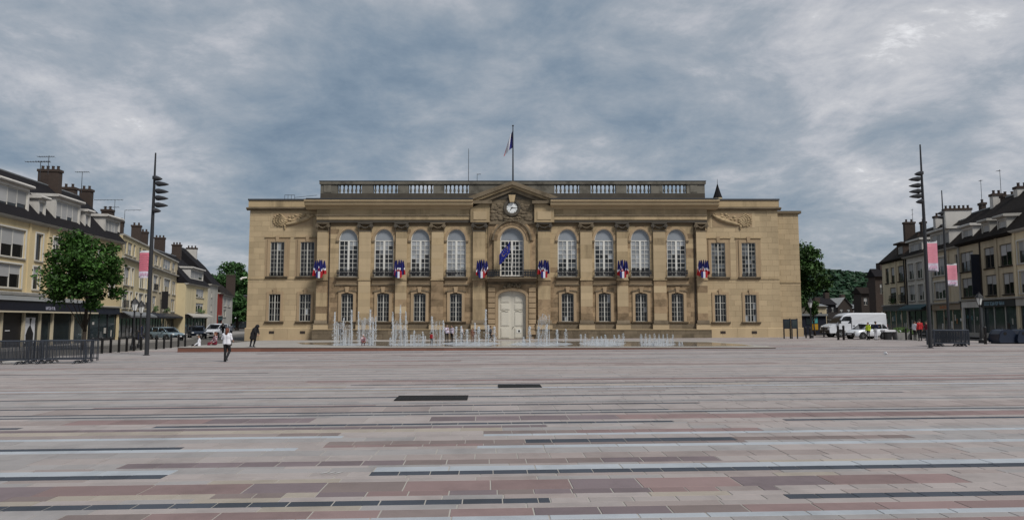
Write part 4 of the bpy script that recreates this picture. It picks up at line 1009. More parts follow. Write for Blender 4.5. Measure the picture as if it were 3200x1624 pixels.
def shopfront(root, a, b, zt, sp):
    """sp: dict(fascia=mat, awn=mat or None, door pos, frame=mat, sign=(from,to,mat))"""
    fr = sp.get('frame', m_black); n = max(2, int((b - a) / 1.7)); g = MB()
    sg = MB().box(a - .2, b + .2, -.16, -.003, zt + .0, zt + .62).build('fascia', sp['fascia'], root)
    g.box(a, b, .10, .22, .05, .38)
    for i in range(n + 1):
        x = a + (b - a) * i / n; g.box(max(x - .06, a), min(x + .06, b), .08, .2, .38, zt)
    g.build('shop_frame', fr, root)
    for i in range(n):
        p = a + (b - a) * i / n + .06; q = a + (b - a) * (i + 1) / n - .06
        place(pane_mesh(m_shopglass), 'shop_pane', root, (p, .14, .38), (0, 0, R(rh.uniform(-1, 1))), (q - p, 1, zt - .38))
        for k in range(rh.choice((0, 1, 1, 2, 3))):
            w_ = rh.uniform(.2, .55); xx = rh.uniform(p + .05, max(p + .06, q - w_ - .05)); z_ = rh.uniform(.45, zt - 1.0); MB().box(xx, min(xx + w_, q), .118 - .003 * k, .134 - .003 * k, z_, z_ + rh.uniform(.25, .8)).build('display_card', rh.choice(CARDS), root)
    MB().box(a, b, .45, .5, .05, zt).build('shop_back', m_dark, root)
    if sp.get('awn'):
        aw = MB().prism([(-.15, zt + .75), (-.17, zt + .68), (-1.15, zt + .30), (-1.15, zt + .12), (-1.12, zt + .12), (-1.12, zt + .33), (-.15, zt + .78)], 'x', a + .05, b - .05); aw.build('awning', sp['awn'], root)
    else: MB().prism([(-.003, zt + .70), (-.30, zt + .66), (-.34, zt + .78), (-.003, zt + .84)], 'x', a - .22, b + .22).build('shop_cornice', m_greyw, root)
    if sp.get('sign'):
        p, q, mt = sp['sign']; glyphs(root, a + (b - a) * p, a + (b - a) * q, -.175, zt + .16, zt + .46, mt)
def glyphs(root, a, b, y, z0, z1, mt):
    """a word too small to read in the photo: letter-like strokes"""
    h = z1 - z0; w = h * .62; x = a; rr = random.Random(int(a * 100)); g = MB(); t = h * .16
    while x + w < b:
        k = rr.randrange(5)
        if k != 4: g.box(x, x + t, y - .012, y, z0, z1)
        if k in (0, 1, 4): g.box(x + t, x + w, y - .012, y, z1 - t, z1)
        if k in (0, 2, 3): g.box(x + t, x + w, y - .012, y, z0, z0 + t)
        if k in (1, 3): g.box(x + t, x + w * .8, y - .012, y, z0 + h * .42, z0 + h * .42 + t)
        if k in (2, 4): g.box(x + w - t, x + w, y - .012, y, z0, z1 - t)
        x += w * 1.35
    if g.f: g.build('lettering', mt, root)
m_ltr = M('sign_lettering_pale', (0.45, 0.45, 0.55), 0.6, 0, 2, 0.05)
m_ltro = M('sign_lettering_orange', (0.55, 0.16, 0.04), 0.6, 0, 2, 0.05)
m_ltrb = M('sign_lettering_blue', (0.25, 0.38, 0.46), 0.6, 0, 2, 0.05)
# ---------------------------------------------------------------- left side
FA = Facade(-39.05, 46.0, -.0939, 1.0)
SA1 = FA.s(374)
flA = {2: (7.15, 9.45), 1: (4.70, 6.62)}
hA = house('yellow_house', 'long yellow rendered house with white window frames and white dormers above dark shop', FA, -3.0, SA1, 10.35, m_yellow, flA,
    [(-42, 70, 2, 3, .5, 'f'), (103, 125, 2, 1, .0, 'f'), (158, 182, 2, 2, .3, 'f'), (208, 232, 2, 2, .4, 'f'), (255, 274, 2, 2, .5, 'f'), (300, 318, 2, 2, .4, 'f'), (340, 355, 2, 2, .5, 'f'),
     (-42, 64, 1, 3, .5, 'f'), (100, 121, 1, 1, .5, 'f'), (158, 182, 1, 2, .3, 'fp'), (208, 232, 1, 2, .4, 'f'), (255, 274, 1, 2, .5, 'f'), (300, 318, 1, 2, .4, 'f'), (340, 355, 1, 2, .5, 'f')],
    m_frame, zr=15.3, dr=4.6, shop=dict(fascia=m_navy, awn=None, frame=m_black), pil=((82, .22, m_yellow), (141, .22, m_yellow), (196, .22, m_yellow)),
    dorm=((-30, 75, 568, 655, 3, m_dorm, .35), (105, 129, 618, 672, 1, m_dorm, .35), (159, 239, 622, 700, 4, m_dorm, .35), (254, 272, 660, 709, 1, m_dorm, .35), (318, 366, 680, 738, 4, m_dorm, .35)),
    chim=((158, 62, 531, 4.6, ''), (217, 40, 586, 5.2, ''), (271, 33, 592, 4.6, ''), (337, 30, 655, 4.6, '')), depth=9.4, cornice=m_greyw)
MB().prism([(-.003, 4.05), (-.35, 4.12), (-.42, 4.35), (-.003, 4.42)], 'x', -3, FA.s(130)).build('balcony_band', m_greyw, hA)
# single-storey shop pavilion in front of the yellow house
OFF = -2.0
sh = thing('shop_pavilion', 'single storey shop pavilion with navy fascia and cream columns by yellow house', 'shop', (FA.o[0], FA.o[1], FA.z0), FA.rz)
se = FA.s(283, OFF); zf0, zf1 = 2.72, 3.62
MB().box(-3, se + .5, OFF - .5, -.4, zf0 + .12, zf1).build('fascia', m_navy, sh); MB().box(-3, se + .55, OFF - .55, -.38, zf0, zf0 + .118).build('fascia_strip', M('cream_strip', (0.50, 0.44, 0.33), 0.7, 0, 2, 0.08), sh)
MB().prism([(OFF - .6, zf1), (-.38, zf1), (-.38, zf1 + .45), (OFF - .35, zf1 + .12)], 'x', -3, se + .6).build('roof', m_zinc, sh)
m_col = M('cream_column', (0.46, 0.40, 0.29), 0.75, 0.03, 2, 0.1)
for u in (8, 78, 128, 167, 231, 274): s_ = FA.s(u, OFF); MB().box(s_ - .11, s_ + .11, OFF - .12, OFF + .12, -.3, zf0).build('column', m_col, sh)
us = [-60, 8, 78, 128, 167, 231, 274]
for a, b in zip(us, us[1:]):
    p, q = FA.s(a, OFF) + .11, FA.s(b, OFF) - .11
    place(pane_mesh(m_shopglass if a != 8 else m_black), 'shop_pane', sh, (p, OFF + .06, -.2), (0, 0, R(rh.uniform(-1, 1))), (q - p, 1, zf0 + .2))
MB().box(-3, se + .4, OFF + .35, -.5, -.3, zf0).build('shop_back', m_dark, sh)
p, q = FA.s(84, OFF), FA.s(117, OFF); MB().box(p, q, OFF + .02, OFF + .05, .35, 2.35).build('poster', m_cardw, sh)
pc = (p + q) / 2; ww = (q - p) / 2
MB().prism([(pc - ww * .6, .36), (pc + ww * .7, .36), (pc + ww * .75, 1.1), (pc + ww * .3, 1.55), (pc + ww * .12, 1.75), (pc + ww * .35, 2.3), (pc - ww * .1, 2.3), (pc + ww * .02, 1.75), (pc - ww * .35, 1.5), (pc - ww * .7, 1.0)], 'y', OFF + .012, OFF + .019).build('poster_print', m_black, sh)
p = FA.s(26, OFF); MB().box(p, p + .55, OFF + .03, OFF + .054, 1.33, 1.39).build('door_plate', m_cardw, sh)
glyphs(sh, FA.s(147, OFF - .5), FA.s(178, OFF - .5), OFF - .505, 2.98, 3.22, m_ltr)
# the two beige fronts farther on
FB = Facade(-41.6, 73.7, -.304, 1.0)
sb0, sbm, sb1 = 0.05, FB.s(466), FB.s(553)
flB = {3: (9.35, 10.75), 2: (6.0, 8.0), 1: (3.45, 5.3)}
house('beige_house', 'beige three storey house front with attic windows beside the yellow house', FB, sb0, sbm - .02, 9.0, m_cream, flB,
    [(384, 392, 3, 1, .6), (394, 408, 3, 2, .7), (412, 419, 3, 1, .6), (430, 437, 3, 1, .5), (441, 456, 3, 2, .6), (385, 403, 2, 2, .5, 'f'), (408, 415, 2, 1, .6, 'f'), (435, 451, 2, 3, .2, 'f'), (455, 461, 2, 1, .5, 'f'),
     (383, 401, 1, 2, .55, 'fr'), (406, 413, 1, 1, .6, 'fr'), (424, 430, 1, 1, .5, 'fr'), (434, 447, 1, 2, .5, 'fr'), (452, 459, 1, 1, .5, 'fr')],
    m_frame, attic=11.2, zr=12.9, dr=4.5, shop=dict(fascia=m_black, awn=m_zinc, frame=m_black), chim=((372, 26, 690, 4.5, ''), (427, 26, 704, 4.5, ''), (452, 20, 724, 4.5, '')), shopz=2.35)
house('beige_house', 'paler beige house front with flower boxes and black sign beside slate roofed house', FB, sbm, sb1, 9.0, m_beige, flB,
    [(479, 491, 3, 2, .7), (496, 501, 3, 1, .6), (507, 531, 3, 3, .8), (536, 545, 3, 1, .7), (477, 491, 2, 2, .5, 'fr'), (497, 503, 2, 1, .5), (511, 531, 2, 3, .5, 'f'), (538, 549, 2, 2, .2),
     (478, 489, 1, 2, .5, 'p'), (511, 527, 1, 3, .4, 'p'), (536, 548, 1, 2, .2)],
    m_frame, attic=11.0, zr=13.0, dr=4.5, roofmat=m_slate, shop=dict(fascia=m_black, awn=m_navy, frame=m_black), chim=((500, 30, 742, 4.5, ''),), shopz=2.35)
# tall narrow black shop sign on that front
s_, z_ = FB.px(500, 940); sg = thing('hanging_sign', 'tall black hanging shop sign on the paler beige house front', 'sign', (FB.o[0] + FB.d[0] * s_, FB.o[1] + FB.d[1] * s_, FB.z0 + FB.px(500, 965)[1]), FB.rz)
MB().box(-.06, .06, -1.0, -.2, 0, 2.4).build('board', m_black, sg); MB().box(-.03, .03, -.2, 0, 1.1, 1.2).build('bracket', m_iron, sg)
# slate roofed house with round corner
FC = Facade(-50.3, 107.0, -.19, 1.0)
sc1 = FC.s(650)
house('slate_roof_house', 'cream house with tall dark slate mansard roof and white dormer on the far street', FC, .2, sc1, 7.9, m_cream, {2: (5.95, 7.35), 1: (3.5, 5.0)},
    [(573, 593, 2, 2, .4), (614, 638, 2, 3, .85), (571, 592, 1, 2, .3, 'r'), (614, 638, 1, 3, .3, 'p')], m_frame, zr=13.0, dr=4.8, shop=dict(fascia=m_black, awn=m_greyw, frame=m_black, lit=m_cream),
    dorm=((594, 634, 842, 874, 3, m_dorm, .4),), chim=((553, 26, 764, 4.8, ''), (600, 30, 774, 4.8, 'w')), shopz=2.5, cornice=m_greyw)
FD = Facade(-53.6, 123.0, -.19, 1.0)
house('gabled_house', 'grey house under a very steep dark slate roof behind the mansard house', FD, 0, 6.5, 8.6, m_greyw, {2: (6.3, 7.3), 1: (3.9, 5.0)}, [(661, 664, 2, 1, .3), (661, 664, 1, 1, .3)], m_frame, zr=15.2, dr=5.5, depth=10)
FE = Facade(-55.3, 131.0, -.24, 1.0)
house('red_house', 'narrow red painted house on the far street', FE, 0, FE.s(697), 7.4, m_red, {2: (5.4, 7.0), 1: (3.0, 4.4)}, [(679, 690, 2, 2, .8)], m_frame, zr=12.2, dr=4.0, roofmat=m_slate2, shop=dict(fascia=m_teal, awn=None, frame=m_black), shopz=2.3)
FF = Facade(FE.o[0] + FE.d[0] * (FE.s(697) + .1), FE.o[1] + FE.d[1] * (FE.s(697) + .1), -.24, 1.0)
house('grey_terrace_house', 'small grey terrace house beyond the red house', FF, 0, FF.s(728), 7.2, m_greyw, {2: (5.0, 6.6), 1: (2.9, 4.3)}, [(701, 709, 2, 2, .9), (713, 722, 2, 2, .9), (701, 709, 1, 2, .2)], m_frame, zr=11.0, dr=4.0, roofmat=m_slate2, chim=((722, 26, 860, 4.0, ''),))
x0, _ = AT(735, 950, 190); x1, _ = AT(800, 950, 190)
FG = Facade(x0, 190, 1, 0.02)
house('brown_end_house', 'dark brown house with white canopy closing the far street', FG, -6, x1 - x0, 6.2, m_brown, {1: (3.6, 5.2)}, [(738, 745, 1, 2, .3)], m_frame, zr=9.2, dr=4.0, roofmat=m_slate2, shop=dict(fascia=m_black, awn=m_cardw, frame=m_black))
# ---------------------------------------------------------------- right side
FR = Facade(50.6, 94.8, -.183, -1.0)
flR = {2: (6.50, 8.48), 1: (3.92, 5.85), 'n2': (6.2, 8.5)}
def S(u): return FR.s(u)
ZE = 9.35
house('corner_house', 'cream corner house with plant filled balcony and big brick chimney', FR, .1, S(2832) - .02, ZE, m_creamR, flR,
    [(2769, 2779, 2, 1, 0), (2786, 2797, 2, 1, .5), (2808, 2827, 2, 2, .5), (2781, 2801, 1, 2, .3, 'rp'), (2811, 2829, 1, 2, .5, 'r')], m_frameD, zr=13.4, dr=4.5, roofmat=m_slate2,
    shop=dict(fascia=m_black, awn=None, frame=m_creamR), chim=((2840, 30, 694, 4.0, ''),), pil=((2803, .25, m_beigeR), (2829, .2, m_brown)), dorm=((2808, 2828, 762, 800, 1, m_brickdk, .12),), cornice=m_slate2, shopz=2.8)
house('grey_window_house', 'grey house with white framed window pairs above teal awning', FR, S(2832), S(2913) - .02, ZE, m_greyR, flR,
    [(2840, 2859, 2, 2, .55, 'f'), (2866, 2886, 2, 2, .5, 'f'), (2840, 2859, 1, 2, .55, 'f'), (2869, 2888, 1, 2, .6, 'f')], m_frame, zr=13.2, dr=4.5, roofmat=m_slate2,
    shop=dict(fascia=m_black, awn=m_teal, frame=m_black), dorm=((2847, 2888, 752, 796, 3, m_dorm, .12),), chim=((2884, 13, 693, 4.5, ''), (2870, 9, 735, 3.5, '')), pil=((2835, .25, m_brown), (2898, .5, m_greyR)), shopz=2.7)
house('beige_shop_house', 'beige house with wide white windows above orange sign shop', FR, S(2913), S(3003) - .02, ZE - .1, m_beigeR, flR,
    [(2917, 2962, 2, 4, .45, 'f'), (2919, 2963, 1, 4, .55, 'f'), (2988, 2998, 2, 1, 0)], m_frame, zr=13.6, dr=4.5, roofmat=m_slate2,
    shop=dict(fascia=M('sand_fascia', (0.27, 0.215, 0.155), 0.8, 0.05, 2, 0.1), awn=None, frame=m_beigeR, sign=(.30, .62, m_ltro)), dorm=((2915, 2975, 720, 778, 4, m_dorm, .12),), chim=((2935, 30, 675, 4.5, 'w'), (2990, 76, 652, 4.5, 'w')), pil=((2915, .25, m_greyw), (2969, .2, m_beigeR)), shopz=2.7)
hD = house('olive_stone_house', 'olive stone house with dark window bands, slate roof and three dormers', FR, S(3003), S(3176) - .02, ZE, m_oliveR, flR,
    [(3006, 3047, 2, 3, .5), (3081, 3112, 2, 2, .45), (3130, 3168, 2, 2, .45), (3007, 3050, 1, 3, .5), (3082, 3115, 1, 2, .5), (3135, 3169, 1, 2, .5)], m_frameD, zr=14.2, dr=4.7, roofmat=m_slate2,
    shop=dict(fascia=m_black, awn=None, frame=m_greyw, sign=(.48, .86, m_ltrb)), dorm=((3015, 3050, 706, 760, 2, m_dorm, .12), (3078, 3104, 690, 746, 1, m_greyw, .12), (3128, 3158, 676, 736, 1, m_greyw, .12)),
    chim=((3069, 13, 634, 4.7, ''), (3113, 30, 606, 4.7, 'w'), (3152, 40, 610, 5.2, '')), pil=((3002, .3, m_greyw), (3070, .15, m_brown), (3122, .3, m_oliveR)), cornice=m_slate2, shopz=2.85)
p = S(3004) + .35; q = S(3068); MB().box(p, q, -.22, -.17, 2.85, 3.45).build('white_fascia', m_dorm, hD)
for a in (p, q - .3): MB().box(a, a + .3, -.21, -.02, .0, 2.85).build('white_pier', m_dorm, hD)
house('pale_corner_house', 'pale cream house next to the olive stone house', FR, S(3176), S(3176) + 9, ZE + .1, m_creamR, flR,
    [(3187, 3222, 2, 2, .5, 'f'), (3188, 3225, 1, 2, .5, 'f'), (3250, 3290, 2, 2, .5, 'f'), (3250, 3290, 1, 2, .5, 'f')], m_frame, zr=14.2, dr=4.7, roofmat=m_slate2, shop=dict(fascia=m_greyw, awn=None, frame=m_beigeR), chim=((3192, 36, 583, 4.7, 'w'),), pil=((3179, .4, m_creamR),), shopz=2.85)
# vertical navy sign
s_, z0_ = FR.px(3058, 920, -.35); z1_ = FR.px(3058, 793, -.35)[1]
vsn = thing('blade_sign', 'tall navy blade sign with pale marks on the olive stone house', 'sign', (FR.o[0] + FR.d[0] * s_, FR.o[1] + FR.d[1] * s_, FR.z0 + z0_), FR.rz)
MB().box(-.05, .05, -.85, -.12, 0, z1_ - z0_).build('board', m_navy, vsn); MB().box(-.02, .02, -.12, 0, .4, .5).build('bracket', m_iron, vsn); MB().box(-.02, .02, -.12, 0, z1_ - z0_ - .5, z1_ - z0_ - .4).build('bracket', m_iron, vsn)
g = MB(); rr = random.Random(8)
for i in range(11):
    z = .25 + (z1_ - z0_ - .5) * i / 11; g.box(-.062, -.051, -.72 + rr.uniform(0, .12), -.25 - rr.uniform(0, .12), z, z + .07); g.box(-.062, -.051, -.70 + rr.uniform(0, .3), -.60 + rr.uniform(0, .3), z + .07, z + .24)
g.build('lettering', m_ltrb, vsn)
# aerials over the roofs
aerial('rooftop aerial with two booms beside the wide brick chimney', 150, 540, 486, 66, [(-36, 18, 490, 7), (-40, 5, 505, 5)], .035)
aerial('rooftop aerial with one long boom near the wide brick chimney', 124, 560, 503, 64, [(-49, 30, 506, 9)], .04)
aerial('slender T shaped aerial on the narrow brick chimney', 254, 600, 538, 72, [(-22, 22, 538, 6)], .035)
aerial('aerial with two crossed booms above the far white dormer', 357, 675, 625, 78, [(-66, 26, 625, 8), (-36, 14, 648, 6)], .03)
aerial('plain T aerial above the beige house roof', 388, 706, 656, 80, [(0, 52, 657, 3)], .03)
aerial('short bent tip aerial on the slate roof by the small round chimney', 3069, 640, 562, 74, [(-4, 3, 565, 2)], .03)
aerial('tall straight aerial behind the white chimney stack', 3129, 612, 530, 74, [(-10, 2, 534, 2)], .03)
aerial('thin whip aerial above the corner house chimney', 2853, 700, 652, 92, [(-2, 2, 656, 1), (-2, 2, 670, 1)], .03)
# ---------------------------------------------------------------- far right: kiosk, far houses, hill
xk0, _ = AT(2503, 1000, 84); xk1, _ = AT(2582, 1000, 84)
kk = thing('kiosk', 'low dark flat roofed kiosk with teal and yellow panels beside town hall', 'kiosk', (xk0, 84, gz(xk0)))
wk = xk1 - xk0; zk = AT(2540, 980, 84)[1] - gz(xk0)
MB().box(0, wk, 0, 3, -.3, zk - .25).build('wall', m_navy, kk); MB().box(-.1, wk + .1, -.3, 3.2, zk - .25, zk).build('roof', m_zinc, kk)
m_tealp = M('teal_poster', (0.08, 0.33, 0.32), 0.4, 0, 2, 0.2); m_yel = M('yellow_panel', (0.42, 0.24, 0.02), 0.5, 0, 2, 0.15)
MB().box(wk * .44, wk * .65, -.05, -.01, 1.35, 2.05).build('poster', m_tealp, kk); MB().box(wk * .44, wk * .66, -.05, -.01, .55, 1.25).build('yellow_panel', m_yel, kk); MB().box(wk * .2, wk * .36, -.05, -.01, 1.2, 2.1).build('window', m_shopglass, kk)
def far_house(label, u0, u1, v_eave, v_ridge, Y, wm, rm, nwin=3, gable=False, name='far_house', dp=8.0):
    a, _ = AT(u0, 950, Y); b, _ = AT(u1, 950, Y); ze_ = AT(1600, v_eave, Y)[1]; zr_ = AT(1600, v_ridge, Y)[1]; z0 = gz(a)
    t = thing(name, label, 'house', (a, Y, z0)); w = b - a; ze_ -= z0; zr_ -= z0
    hs_ = []
    nf_ = 2 if ze_ > 4.5 else 1
    for f_ in range(nf_):
        for i in range(nwin): c = w * (i + .5) / nwin; z = ze_ * (f_ + .35) / nf_; hs_.append((c - w * .11, c + w * .11, z, z + min(1.5, ze_ * .4 / nf_)))
    g = MB(); wall_skin(g, 0, w, -1, ze_, 0, hs_, .2); g.face([(0, 0, -1), (0, 0, ze_), (0, dp, ze_), (0, dp, -1)]); g.face([(w, 0, -1), (w, dp, -1), (w, dp, ze_), (w, 0, ze_)])
    if gable: g.face([(0, 0, ze_), (w, 0, ze_), (w / 2, 0, zr_)])
    g.build('wall', wm, t)
    for h in hs_: house_window(t, *h, 2, .5, m_frame)
    if gable: MB().raw([(-.3, -.3, ze_ - .15), (w / 2, -.3, zr_ + .1), (w + .3, -.3, ze_ - .15), (-.3, dp, ze_ - .15), (w / 2, dp, zr_ + .1), (w + .3, dp, ze_ - .15)], [(0, 1, 4, 3), (1, 2, 5, 4)]).build('roof', rm, t)
    else: MB().prism([(-.4, ze_ - .1), (dp / 2, zr_), (dp + .4, ze_ - .1)][::-1], 'x', -.2, w + .2).build('roof', rm, t)
    MB().box(w * .7, w * .7 + .9, dp * .38, dp * .38 + 1.2, ze_, zr_ + .9).build('chimney', m_brickdk, t)
    return t
far_house('dark slate house below the wooded hill behind the kiosk', 2572, 2612, 950, 925, 150, m_slate, m_slate, 2)
far_house('dark gabled house with pale roof edge below the wooded hill', 2618, 2662, 958, 930, 170, m_brown, m_dorm, 2, True)
far_house('small dark house with flat pale roof below the wooded hill', 2660, 2700, 962, 948, 190, m_brickdk, m_zinc, 2)
far_house('cream wall house end beside the large street tree', 2546, 2582, 955, 944, 120, m_beige, m_zinc, 1)
far_house('brown house joined to the plant balcony house', 2692, 2750, 915, 896, 112, m_brown, m_slate2, 2, dp=2.5)
far_house('tall grey sooty house behind the corner house', 2738, 2775, 862, 838, 104, m_brickdk, m_slate, 1, dp=2.0)
far_house('long low stone house behind the white van', 2590, 2760, 992, 975, 130, m_greyw, m_slate2, 7)
# ================================================================== TREES
def leafmat(name, col, var=.45):
    m = M(name, col, 0.6, var, 1.2, 0.35, spec=0.25, col2=tuple(c * 1.9 for c in col), c2s=1.6)
    b = m.node_tree.nodes['Principled BSDF']; b.inputs['Transmission Weight'].default_value = 0.0
    b.inputs['Subsurface Weight'].default_value = 0.0
    return m
m_leaf = leafmat('leaf_green', (0.022, 0.056, 0.009)); m_leaf2 = leafmat('leaf_dark_green', (0.028, 0.060, 0.014)); m_leaf3 = leafmat('leaf_forest', (0.030, 0.070, 0.020), .5)
m_bark = M('bark', (0.045, 0.035, 0.027), 0.95, 0, 6, 0.35, 0.6, 30)
def tree(name, label, x, y, h, cz0, rx, rz_, nleaf, lsize, mat, seed, clumps=26, group=None, ry=None, lean=0, trunk_r=.16):
    rr = random.Random(seed); ry = ry or rx; t = thing(name, label, 'tree', (x, y, gz(x) - .05), 0, group)
    tr = MB(); cc_ = (cz0 + h) / 2
    pts = [(0, 0, 0), (rr.uniform(-.1, .1), rr.uniform(-.1, .1), cz0 * .6), (rr.uniform(-.2, .2) + lean, rr.uniform(-.2, .2), cc_), (rr.uniform(-.3, .3) + lean, rr.uniform(-.3, .3), h * .9)]
    rad = [trunk_r * 1.3, trunk_r, trunk_r * .6, trunk_r * .15]
    for i in range(3): tr.tube(pts[i], pts[i + 1], rad[i], rad[i + 1], 9)
    cl = []
    for i in range(clumps):
        while True:
            a = [rr.uniform(-1, 1) for _ in range(3)]; n = math.sqrt(sum(k * k for k in a))
            if .25 < n < 1: break
        s_ = .55 + .45 * n
        taper = 1 - .35 * max(0, a[2])
        c = (lean + a[0] * rx * .80 * taper, a[1] * ry * .80 * taper, cc_ + a[2] * (h - cz0) / 2 * .82)
        cl.append((c, rr.uniform(.17, .40) * (rx + rz_) / 2))
        b = pts[2] if a[2] > -.2 else pts[1]
        if i < 16:
            m_ = tuple((b[k] * .5 + c[k] * .5 + rr.uniform(-.2, .2)) for k in range(3)); tr.tube(b, m_, trunk_r * .38, trunk_r * .2, 6, cap=False); tr.tube(m_, c, trunk_r * .2, trunk_r * .06, 5, cap=False)
    tr.build('trunk', m_bark, t, True)
    lf = MB(); V = []; Fc = []
    for i in range(nleaf):
        c, r = cl[rr.randrange(len(cl))]
        u = rr.gauss(0, 1), rr.gauss(0, 1), rr.gauss(0, 1); n = math.sqrt(sum(k * k for k in u)) or 1; q = r * (rr.random() ** .45) * rr.uniform(.85, 1.2)
        p = Vector((c[0] + u[0] / n * q, c[1] + u[1] / n * q, c[2] + u[2] / n * q * .75))
        nrm = Vector((rr.gauss(0, 1), rr.gauss(0, 1), rr.gauss(.9, .8))).normalized(); a = nrm.orthogonal().normalized(); b = nrm.cross(a)
        th_ = rr.uniform(0, 6.28); a, b = a * math.cos(th_) + b * math.sin(th_), b * math.cos(th_) - a * math.sin(th_)
        s_ = lsize * rr.uniform(.6, 1.3); k = len(V)
        V += [tuple(p - a * s_), tuple(p - b * s_ * .55 + nrm * s_ * .12), tuple(p + a * s_), tuple(p + b * s_ * .55 + nrm * s_ * .12)]
        Fc += [(k, k + 1, k + 2), (k, k + 2, k + 3)]
    me = bpy.data.meshes.new('crown'); me.from_pydata(V, [], Fc); me.materials.append(mat); place(me, 'crown', t)
    return t
xt, zt = AT(255, 900, 50)
tree('street_tree', 'leafy green street tree in front of the yellow house', xt + .35, 50, 9.0, 2.2, 3.05, 3.1, 15000, .135, m_leaf, 17, 46, lean=0, trunk_r=.13)
xt, _ = AT(2515, 900, 92)
tree('street_tree', 'large dark leafy tree behind the plain step wing of the town hall', xt - 1.2, 92, 13.0, 2.4, 4.3, 5.0, 14000, .22, m_leaf2, 5, 40, trunk_r=.28)
xt, _ = AT(2530, 900, 80); tree('street_tree', 'slim young tree beside the kiosk', xt, 79, 4.4, 2.2, 1.0, 1.2, 2500, .12, m_leaf2, 8, 14, trunk_r=.08)
for i, (u, Y, h, r, sd, lab) in enumerate(((722, 215, 22.5, 7.5, 11, 'tallest rounded dark tree beyond the red house'), (676, 228, 17.5, 5, 12, 'lower dark tree peeping over the steep slate roof'), (757, 205, 20, 6, 13, 'dark tree at the corner of the town hall far street'), (745, 160, 8.5, 3, 14, 'small dark tree beside the far brown house'))):
    xt, _ = AT(u, 900, Y); tree('far_tree', lab, xt, Y, h, h * .12, r, r, 9000, .42, m_leaf3, sd, 34, trunk_r=.4)
# ---- wooded hill
hm = MB(); nu, nv = 40, 16; vs = []
def hillz(x, y):
    t = max(0, min(1, (y - 330) / 330)); t = t * t * (3 - 2 * t)
    return -1 + t * (42 + 5 * math.sin(x * .011 + 1) + 3 * math.sin(x * .031)) 
for i in range(nu + 1):
    for j in range(nv + 1):
        x = -700 + 1700 * i / nu; y = 320 + 420 * j / nv; vs.append((x, y, hillz(x, y)))
hm.raw(vs, [(i * (nv + 1) + j, (i + 1) * (nv + 1) + j, (i + 1) * (nv + 1) + j + 1, i * (nv + 1) + j + 1) for i in range(nu) for j in range(nv)])
struct(hm.build('hill', M('hill_grass', (0.012, 0.03, 0.012), 0.95, 0, 0.05, 0.3)))
rr = random.Random(77); V = []; Fc = []
def crown_blob(x, y, z, r):
    n = 34
    for i in range(n):
        a = rr.uniform(0, 6.28); e = math.asin(rr.uniform(-.3, 1)); q = r * rr.uniform(.75, 1.1)
        p = Vector((x + q * math.cos(a) * math.cos(e), y + q * math.sin(a) * math.cos(e), z + q * math.sin(e) * 1.05))
        nrm = Vector((math.cos(a) * math.cos(e) + rr.gauss(0, .4), math.sin(a) * math.cos(e) + rr.gauss(0, .4), math.sin(e) + rr.gauss(0, .4))).normalized(); aa = nrm.orthogonal().normalized(); bb = nrm.cross(aa); s_ = r * .48; k = len(V)
        V.extend([tuple(p - aa * s_), tuple(p - bb * s_), tuple(p + aa * s_), tuple(p + bb * s_)]); Fc.append((k, k + 1, k + 2, k + 3))
for i in range(2600):
    Y = rr.uniform(330, 640); u = rr.uniform(2380, 2860) if i > 500 else rr.uniform(500, 900)
    x = (u - 1600) / F * Y; crown_blob(x, Y, hillz(x, Y) + rr.uniform(2.5, 5), rr.uniform(3.2, 5.2))
me = bpy.data.meshes.new('forest'); me.from_pydata(V, [], Fc); me.materials.append(leafmat('leaf_hill_wood', (0.011, 0.032, 0.013), .4)); o = place(me, 'forest'); o['kind'] = 'stuff'; tag(o, 'dense green wood covering the far hill', 'wood')

